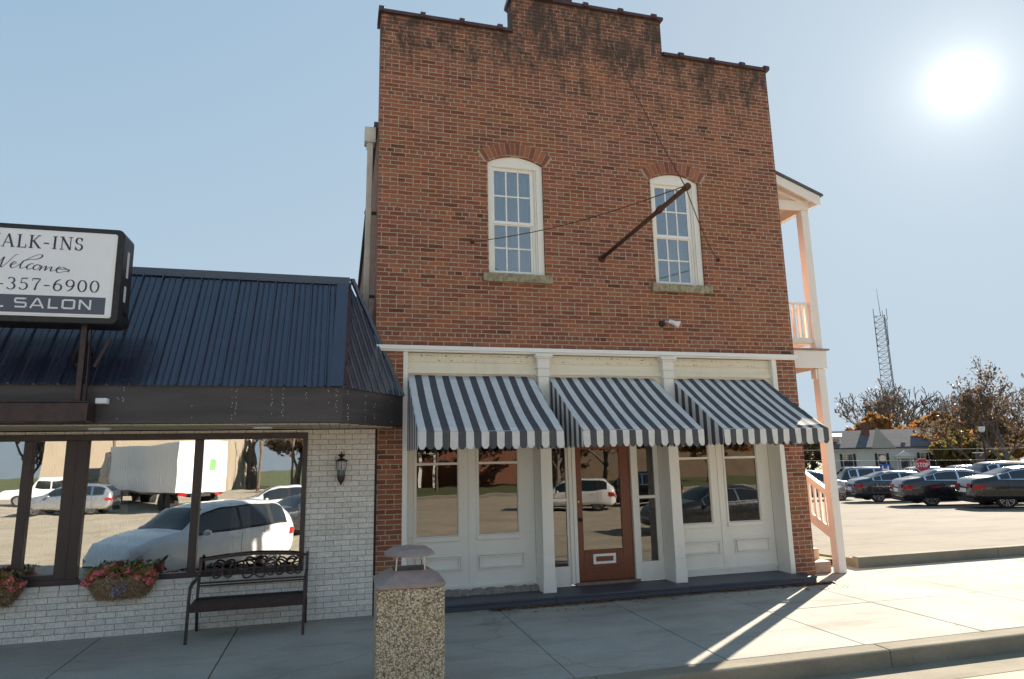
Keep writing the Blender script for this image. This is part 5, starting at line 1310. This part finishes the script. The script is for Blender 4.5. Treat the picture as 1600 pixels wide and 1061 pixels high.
# ================================================================ trees
def tree_mesh(h, seed, trunk_r, spread, depth, leaf=None, leaf_n=0, leaf_s=.12, up_=.45, fork=.28, leaf_from=3, nbr=3, wob=.25, rmin=.008):
    rnd = random.Random(seed); mt_ = MB(); mc = MB(); ml = MB(); tips = []
    def grow(p, d, l, r, lv):
        pts = [p]; rs = [r]; q_ = p.copy(); dd = d.copy(); n = 3 if lv > 1 else 5
        for k in range(n):
            dd = (dd+Vector((rnd.gauss(0, wob), rnd.gauss(0, wob), rnd.gauss(0, wob*.6)+.10*up_))*.35).normalized(); q_ = q_+dd*l/n; pts.append(q_.copy()); rs.append(max(rmin, r*(1-.42*(k+1)/n)))
        (mt_ if lv == 0 else mc).tube(pts, rs, 6 if lv < 2 else 4 if lv < 4 else 3, False)
        if lv >= leaf_from: tips.extend(pts[1:])
        if lv >= depth: return
        kn = nbr+(1 if lv < 2 else 0)
        for k in range(kn):
            f = rnd.uniform(.45, 1) if k else 1; i = min(n, max(1, int(round(f*n)))); b = pts[i]
            ax = Vector((rnd.gauss(0, 1), rnd.gauss(0, 1), rnd.gauss(0, .5))).normalized(); nd = (dd*(1-spread*.5)+ax*spread*(1.0 if k else .5)+Vector((0, 0, up_*.35))).normalized()
            grow(b, nd, l*rnd.uniform(.58, .80), rs[i]*rnd.uniform(.60, .78), lv+1)
    grow(Vector((0, 0, -.2)), Vector((0, 0, 1)), h*fork, trunk_r, 0)
    if leaf:
        for k in range(leaf_n):
            p = rnd.choice(tips)+Vector((rnd.gauss(0, .16), rnd.gauss(0, .16), rnd.gauss(0, .14)))*h*.075
            a = Vector((rnd.gauss(0, 1), rnd.gauss(0, 1), rnd.gauss(0, 1))).normalized(); b = a.cross(Vector((rnd.random(), rnd.random(), rnd.random()+.1))).normalized(); s_ = leaf_s*rnd.uniform(.5, 1.3)
            ml.add([p-a*s_, p-b*s_*.6, p+a*s_, p+b*s_*.6], [(0, 1, 2, 3)])
    # rescale to the wanted height
    top = max(v[2] for v in mc.v); k_ = h/top
    for mm in (mt_, mc, ml): mm.v = [(x*k_, y*k_, z*k_) for x, y, z in mm.v]
    return mt_, mc, ml
def tree(name, loc, label, group, args, leaf=None, cat='tree', rz=0):
    mt_, mc, ml = tree_mesh(*args[0], **args[1], leaf=leaf)
    r_ = empty(name, (0, 0, 0), label, cat, group)
    mt_.build('trunk', 'bark', r_, recalc=False, smooth=True); cr = mc.build('crown', 'bark', r_, recalc=False, smooth=True)
    if leaf: ml.build('foliage', leaf, cr, recalc=False)
    r_.location = loc; r_.rotation_euler = (0, 0, rz); return r_
TG = 'trees beyond the parking lot'
t1 = tree('bare_tree', (63.0, 57.0, -1.9), 'half bare tree with reddish leaves behind the house chimney, left of the lattice tower', TG, ((12.6, 3, .30, .6, 5), dict(leaf_n=500, leaf_s=.14, up_=.55, fork=.24, rmin=.025)), 'leaf_brown')
t2 = tree('bare_tree', (72, 60.5, -1.9), 'wide leafless tree of fine grey twigs just right of the lattice tower', TG, ((12.4, 11, .30, .62, 5), dict(up_=.5, fork=.17, nbr=3, wob=.2, rmin=.022)))
t3 = tree('bare_tree', (46.8, 27.2, -.9), 'tall tree with dark clumped leaves over the right edge of the photo', TG, ((9.8, 25, .20, .62, 5), dict(leaf_n=2000, leaf_s=.10, up_=.6, fork=.27, rmin=.012)), 'leaf_brown')
t4 = tree('leafy_tree', (48, 31.1, -.9), 'olive and brown tree standing behind the lit street lamp', TG, ((7.8, 31, .17, .62, 5), dict(leaf_n=1300, leaf_s=.10, up_=.5, fork=.25, rmin=.012)), 'leaf_brown')
t5 = tree('orange_tree', (54, 39.5, -1.3), 'broad low tree with orange top leaves right of the stop sign', TG, ((5.3, 41, .20, .85, 6), dict(leaf_n=4200, leaf_s=.12, up_=.12, fork=.18)), 'leaf_orange')
t6 = tree('olive_tree', (52.6, 35.7, -1.2), 'spreading olive green tree between the stop sign and the street lamp', TG, ((5.0, 47, .20, .85, 6), dict(leaf_n=4200, leaf_s=.12, up_=.12, fork=.18)), 'leaf_olive')
t7 = tree('orange_tree', (59, 52.0, -1.7), 'orange leafed tree rising behind the roof of the white house', TG, ((8.0, 53, .22, .8, 6), dict(leaf_n=6000, leaf_s=.16, up_=.2, fork=.2)), 'leaf_orange')
t8 = tree('leafy_tree', (39.5, 41.0, -1.3), 'brown tree seen between the brick pier and the porch post', TG, ((8.0, 61, .22, .7, 6), dict(leaf_n=5200, leaf_s=.15, up_=.3, fork=.22)), 'leaf_brown')
for i, (x, y, s_, lb) in enumerate(((47.5, 50.5, .85, 'brown tree at the left end of the white house, right of the porch post'), (86, 66, 1.0, 'fine twigged leafless tree far behind the orange tree, right of the tower'), (66, 45, .8, 'leafless tree rising behind the olive tree left of the street lamp'), (60, 33, .85, 'thin bare tree behind the dark clumped tree at the right edge'))):
    d = dup((t8, t2, t2, t1)[i], (x, y, lotz(y)-.3), i*1.3+.7, lb, TG); d.scale = (s_,)*3
for x, y, s_, lb in ((63.5, 49.5, 1.0, 'orange leafed tree showing above the right half of the white house roof'), (68, 45.0, .95, 'orange leafed tree behind the olive tree, left of the street lamp')):
    d = dup(t7, (x, y, lotz(y)-.2), x, lb, TG); d.scale = (s_,)*3
m = MB()
for k in range(2600):
    a = random.uniform(0, 6.28); e = random.random(); rr = (1-e*.75)*1.7*math.sqrt(random.random()); p = Vector((rr*math.cos(a), rr*math.sin(a), e*1.7)); q1 = Vector((random.gauss(0, .5), random.gauss(0, .5), 1)).normalized()*.16; q2 = q1.cross(Vector((random.random(), random.random(), 0))).normalized()*.05
    m.add([p-q1-q2, p-q1+q2, p+q1], [(0, 1, 2)])
o = m.build('evergreen_bush', 'leaf_dark', recalc=False); o.location = (45.5, 37.2, -1.2); tag(o, 'dark evergreen bush in front of the left end of the white house', 'bush')
def hedge(x0, y0, x1, y1, h, w, n, mat, label, zb):
    m = MB(); a = Vector((x0, y0)); b = Vector((x1, y1)); nn = Vector((-(b-a).y, (b-a).x)).normalized()
    for k in range(n):
        f = random.random(); p2 = a.lerp(b, f)+nn*random.gauss(0, w*.35); hh = h*(.75+.25*math.sin(f*17)+.15*math.sin(f*41)); p = Vector((p2.x, p2.y, zb+random.random()**.7*hh))
        q1 = Vector((random.gauss(0, 1), random.gauss(0, 1), random.gauss(0, 1))).normalized()*random.uniform(.07, .16); q2 = q1.cross(Vector((random.random(), random.random(), random.random()))).normalized()*.07
        m.add([p-q1, p-q2, p+q1, p+q2], [(0, 1, 2, 3)])
    o = m.build('hedge', mat, recalc=False); tag(o, label, 'hedge'); return o
hedge(41, 31.0, 52, 23.5, .9, .8, 3800, 'leaf_olive', 'low yellow green hedge behind the parked cars under the olive tree', -.95)
hedge(52, 27.5, 70, 14, 1.1, 1, 2600, 'leaf_dark', 'dark hedge under the trees at the right edge', -.8)
hedge(70, 75, 150, 15, 5.2, 5, 9000, 'leaf_brown', 'distant brown tree belt closing the view right of the house', -2)['kind'] = 'stuff'
hedge(28, 60, 60, 78, 6.0, 4, 6000, 'leaf_brown', 'distant brown tree belt seen left of the porch post', -2)['kind'] = 'stuff'

# ================================================================ white house
ho = empty('white_house', (0, 0, 0), 'white two storey house with dark roof and brick chimney behind the parked cars', 'house')
m = MB(); m.box(-6.2, 6.2, 0, 8, 0, 3.6); m.build('wall', 'siding', ho)
m = MB(); m.box(-6.2, 6.2, -.012, 0, .02, .04)
for k in range(18): m.box(-6.2, 6.2, -.014, .0, .2*k, .2*k+.012)
m.build('clapboard_lines', plain('shade_line', (.45, .44, .42), .8), ho)
m = MB(); m.poly([(-6.6, -.35, 3.58), (6.6, -.35, 3.58), (6.6, 3.6, 5.3), (-6.6, 3.6, 5.3)], (0, 0, .14)); m.poly([(-6.6, 8.4, 3.58), (6.6, 8.4, 3.58), (6.6, 3.6, 5.3), (-6.6, 3.6, 5.3)], (0, 0, .14)); rf = m.build('roof', 'shingle', ho)
MB().box(-1.75, -.85, 2.4, 3.2, 4.4, 6.1).build('chimney', plain('chimney_brick', (.16, .07, .05), .9, 0, .3, 5), rf)
m = MB(); m.poly([(-.9, -.42, 3.62), (1.6, -.42, 3.62), (.0, .9, 5.5), (-.2, .9, 5.5)], (0, .1, 0)); m.build('gable_front', 'beige', rf)
m = MB(); m.box(-5.6, -4.1, .5, 2.5, 3.9, 4.75); m.poly([(-5.8, .4, 4.75), (-3.9, .4, 4.75), (-3.9, 2.6, 5.1), (-5.8, 2.6, 5.1)], (0, 0, .08)); dm = m.build('dormer', 'siding', rf)
MB().box(-5.4, -4.3, .46, .50, 4.1, 4.6).build('dormer_window', 'carglass', dm)
for x_, w_, z0_, z1_ in ((-3.5, 1.0, 2.0, 3.1), (.05, .75, 1.8, 3.1), (4.3, .75, 2.0, 3.1), (5.6, .5, 2.0, 3.0), (3.2, .7, .1, .7), (4.0, .7, .1, .7)):
    f_ = MB(); f_.box(x_-w_/2-.06, x_+w_/2+.06, -.04, 0, z0_-.06, z1_+.06); fr = f_.build('window', 'cap', ho); MB().box(x_-w_/2, x_+w_/2, -.055, -.041, z0_, z1_).build('pane', 'carglass', fr)
    if z1_ > 2: MB().box(x_-w_/2-.34, x_-w_/2-.07, -.05, 0, z0_-.05, z1_+.05).build('shutter', 'black', fr); MB().box(x_+w_/2+.07, x_+w_/2+.34, -.05, 0, z0_-.05, z1_+.05).build('shutter', 'black', fr)
m = MB(); m.box(1.4, 3.1, -1.6, 0, 2.65, 2.85); m.poly([(1.3, -1.7, 2.85), (3.2, -1.7, 2.85), (2.25, -1.7, 3.35)], (0, 1.7, 0)); 
for x_ in (1.45, 1.75, 2.75, 3.05): m.tube([(x_, -1.5, 0), (x_, -1.5, 2.65)], .06, 8)
m.build('portico', 'cap', ho); MB().box(1.9, 2.6, -.06, 0, .3, 2.4).build('door', 'car_grey', ho)
ho.scale = (.8, 1, 1); ho.location = (49.4, 41.8, -1.35); ho.rotation_euler = (0, 0, R(-42))

# ================================================================ lattice tower
tw = empty('lattice_tower', (100.3, 90.2, -2), 'tall steel lattice radio tower with whip antenna rising behind the trees', 'tower')
HT = 29.5; m = MB(); n = 26
def leg(k, z): r_ = 1.45-.30*z/HT; a = R(120*k+20); return Vector((r_*math.cos(a), r_*math.sin(a), z))
for k in range(3): m.tube([leg(k, 0), leg(k, HT)], .055, 5)
m.build('mast_leg', 'mast', tw)
m = MB()
for i in range(n):
    z0_, z1_ = HT*i/n, HT*(i+1)/n
    for k in range(3): m.tube([leg(k, z0_), leg((k+1) % 3, z1_)], .024, 3); m.tube([leg(k, z1_), leg((k+1) % 3, z0_)], .024, 3); m.tube([leg(k, z1_), leg((k+1) % 3, z1_)], .03, 3)
m.build('lattice_brace', 'mast', tw)
m = MB(); m.tube([(0, 0, HT), (-.2, 0, HT+5.4)], [.06, .02], 5); m.tube([(-.8, 0, HT), (-1.6, 0, HT)], .04, 4); m.tube([(-1.6, 0, HT-6), (-1.6, 0, HT+1.4)], .05, 4); m.tube([(-1.6, 0, HT-6), (-.8, 0, HT-6)], .04, 4)
m.tube([(.8, 0, HT-.5), (1.5, 0, HT-.5), (1.5, 0, HT+1.6)], .05, 4); m.tube([(1.1, 0, HT-5.5), (1.3, 0, HT-.5)], .05, 4); m.tube([(.7, .2, HT), (.7, .2, HT+1.2)], .04, 4)
m.build('antenna', 'mast', tw)

# ================================================================ signs and street lamp
ss = empty('stop_sign', (33.2, 22.2, -.75), 'red octagonal STOP sign on a post behind the parked cars', 'sign')
m = MB(); m.bar((33.2, 22.24, -.75), (33.2, 22.24, 1.05), .05, .03); m.build('post', 'silver', ss)
az = math.atan2(33.2, 31.2); vx_ = Vector((math.cos(az), -math.sin(az), 0)); nn = Vector((-math.sin(az), -math.cos(az), 0)); c0 = Vector((33.2, 22.2, 1.12))
def octo(r, off): return [c0+vx_*r*math.cos(R(22.5+45*k))+Vector((0, 0, 1))*r*math.sin(R(22.5+45*k))+nn*off for k in range(8)]
m = MB(); m.poly(octo(.405, 0), tuple(-nn*.01)); pl = m.build('plate', 'cap', ss)
m = MB(); m.poly(octo(.38, .003), tuple(-nn*.002)); m.build('red_field', 'signred', pl)
tw_ = text_w('STOP', BLOCK, .25, .50, .14)
write('STOP', BLOCK, tw_/2, -.125, .25, -.006, 'cap', pl, .50, .14, place=lambda v: tuple(c0+vx_*v[0]+Vector((0, 0, v[2]))-nn*v[1]))
W(ss)
for p_ in (pl,): pass
hs = empty('blue_sign', (32.8, 24.5, -.7), 'small blue sign with a white H left of the stop sign', 'sign')
c0 = Vector((32.8, 24.5, .86)); m = MB(); m.bar(c0-nn*.03-Vector((0, 0, 1.6)), c0-nn*.03, .05, .03); m.build('post', 'silver', hs)
def rec(w_, h_, off, dz=0): return [c0+vx_*a*w_/2+Vector((0, 0, b*h_/2+dz))+nn*off for a, b in ((-1, -1), (1, -1), (1, 1), (-1, 1))]
m = MB(); m.poly(rec(.62, .62, 0), tuple(-nn*.01)); pl2 = m.build('plate', 'signblue', hs)
m = MB(); m.poly(rec(.5, .3, 0, -.52), tuple(-nn*.01)); m.build('lower_plate', 'signblue', hs)
write('H', BLOCK, .19, -.2, .40, -.004, 'cap', pl2, 1.0, 0, place=lambda v: tuple(c0+vx_*v[0]+Vector((0, 0, v[2]))-nn*v[1]))
W(hs)
sl_ = empty('street_lamp', (39.0, 23.0, -.8), 'black post street lamp with white globe lantern among the parked cars', 'street lamp')
m = MB(); m.lathe([(.16, -.8), (.16, -.5), (.09, -.4), (.07, 0), (.055, 2.9), (.09, 2.95), (.05, 3.0)], (39.0, 23.0, 0), 12); m.build('post', 'black', sl_)
m = MB(); m.lathe([(.08, 3.0), (.17, 3.08), (.20, 3.35), (.14, 3.42)], (39, 23, 0), 10); m.build('globe', plain('globe', (.75, .72, .68), .3), sl_)
m = MB(); m.lathe([(.21, 3.36), (.19, 3.42), (.07, 3.52), (.02, 3.62)], (39, 23, 0), 10); m.build('cap', 'black', sl_)
m = MB(); m.bar((39.02, 23.0, 1.75), (38.5, 23.45, 1.75), .05, .05); m.build('banner_arm', 'silver', sl_)
W(sl_)
wr = empty('overhead_wires', (45, 30, 0), 'pair of thin pale utility wires crossing in front of the white house', 'wire')
m = MB()
for z_, dy in ((2.0, 0), (1.2, .6)):
    m.tube([(24+i*3, 42-i*1.9+dy, z_+.010*(i-8)**2) for i in range(17)], .02, 4)
m.build('wire', 'silver', wr); W(wr)
# ================================================================ what the panes reflect
bw_ = empty('beige_building', (-18, -66, -.5), 'large plain beige building mirrored above the lorry in the salon window', 'building')
m = MB(); m.box(-26, -10, -80, -61, -.6, 7.4); m.build('wall', 'beige', bw_); m = MB(); m.box(-26.3, -9.7, -80.3, -60.7, 7.4, 7.8); m.build('parapet', 'cap', bw_)
m = MB(); m.box(-14.5, -13.2, -60.95, -60.9, -.4, 2.0); m.box(-22.5, -19.5, -60.95, -60.9, .4, 2.0); m.build('window', 'carglass', bw_); W(bw_)
o = MB().box(-19.6, -15.6, -52.2, -52, 4.4, 5.9).build('store_sign', 'signblue'); 
sgn2 = empty('roadside_sign', (-17.6, -52, -.5), 'blue and white roadside sign on a pole mirrored beside the lorry', 'sign'); o.parent = sgn2; o.name = 'panel'
o2 = MB().box(-19.3, -15.9, -51.98, -51.95, 4.9, 5.4).build('white_bar', 'cap', o); MB().tube([(-17.6, -52.1, -.5), (-17.6, -52.1, 4.4)], .12, 8).build('post', 'pole', sgn2); W(sgn2)
for i, (x, y) in enumerate(((-6.2, -52), (-4.0, -60), (-1.6, -48), (8, -44))):
    p_ = empty('utility_pole', (x, y, -.5), ['wooden utility pole mirrored in the right salon pane, nearest the lorry', 'wooden utility pole mirrored in the middle of the right salon pane', 'wooden utility pole mirrored at the right edge of the salon window', 'wooden utility pole mirrored in the left shop window'][i], 'utility pole', 'utility poles across the street')
    m = MB(); m.tube([(0, 0, 0), (0, 0, 8.5)], [.14, .10], 8); m.build('pole', 'pole', p_); m = MB(); m.box(-1.1, 1.1, -.06, .06, 7.6, 7.75); m.build('crossarm', 'pole', p_)
MG = 'trees across the street, seen as reflections'
for i, (x, y, s_, rz) in enumerate(((-34, -62, 1.0, 0), (-30, -70, 1.2, 2), (-9, -72, 1.05, 1), (-4, -66, 1.15, 3), (1, -74, 1.3, 4), (5, -47, .9, 5), (12, -50, 1.0, 1.5), (19, -46, 1.0, 2.2), (26, -52, 1.1, .4), (33, -44, 1.0, 3.3), (-40, -58, 1.1, 5))):
    src = (t1, t4, t2, t8, t2, t8, t4, t8, t4, t7, t4)[i]
    d = dup(src, (x, y, -.5), rz, 'tree across the street mirrored in the panes, number %d' % i, MG); d.scale = (s_,)*3
    d['label'] = ['tall half bare tree mirrored at the left end of the salon glass', 'brown leaved tree mirrored behind the pickup truck', 'bare twiggy tree mirrored beside the lorry tail', 'brown tree mirrored over the dark sedan', 'large bare tree mirrored at the right end of the salon glass', 'brown tree mirrored in the leftmost shop window', 'leafy tree mirrored in the second shop window', 'brown tree mirrored in the door glass', 'leafy tree mirrored right of the door', 'orange tree mirrored in the rightmost shop window', 'leafy tree mirrored beyond the far left pane'][i]
hh = empty('brick_house', (9, -56, -.5), 'brick house with white porch mirrored in the shop windows', 'house')
m = MB(); m.box(2, 18, -62, -54, -.5, 5.6); m.build('wall', plain('house_brick', (.20, .08, .05), .9, 0, .2, 4), hh)
m = MB(); m.poly([(1.5, -53.4, 5.5), (18.5, -53.4, 5.5), (18.5, -58, 8.2), (1.5, -58, 8.2)], (0, 0, .2)); m.poly([(1.5, -62.6, 5.5), (18.5, -62.6, 5.5), (18.5, -58, 8.2), (1.5, -58, 8.2)], (0, 0, .2)); m.build('roof', 'shingle', hh)
m = MB(); m.box(5, 9, -54, -51.5, 2.6, 2.9)
for x_ in (5.1, 6.4, 7.6, 8.9): m.box(x_-.12, x_+.12, -51.8, -51.56, -.4, 2.6)
m.build('porch', 'cap', hh)
for x_ in (3.2, 6.2, 8, 11, 13.5, 16):
    f_ = MB(); f_.box(x_-.6, x_+.6, -53.95, -53.9, 3.2, 4.8); fr = f_.build('window', 'cap', hh); MB().box(x_-.5, x_+.5, -53.9, -53.87, 3.3, 4.7).build('pane', 'carglass', fr)
W(hh)
b3 = empty('grey_building', (34, -55, -.5), 'long low building mirrored at the right of the shop windows', 'building')
m = MB(); m.box(22, 60, -66, -56, -.5, 4.6); m.build('wall', plain('brown_wall', (.17, .12, .08), .9, 0, .2, 1), b3); m = MB(); m.poly([(21.5, -55.4, 4.5), (60.5, -55.4, 4.5), (60.5, -61, 6.8), (21.5, -61, 6.8)], (0, 0, .2)); m.build('roof', 'shingle', b3)
W(b3)
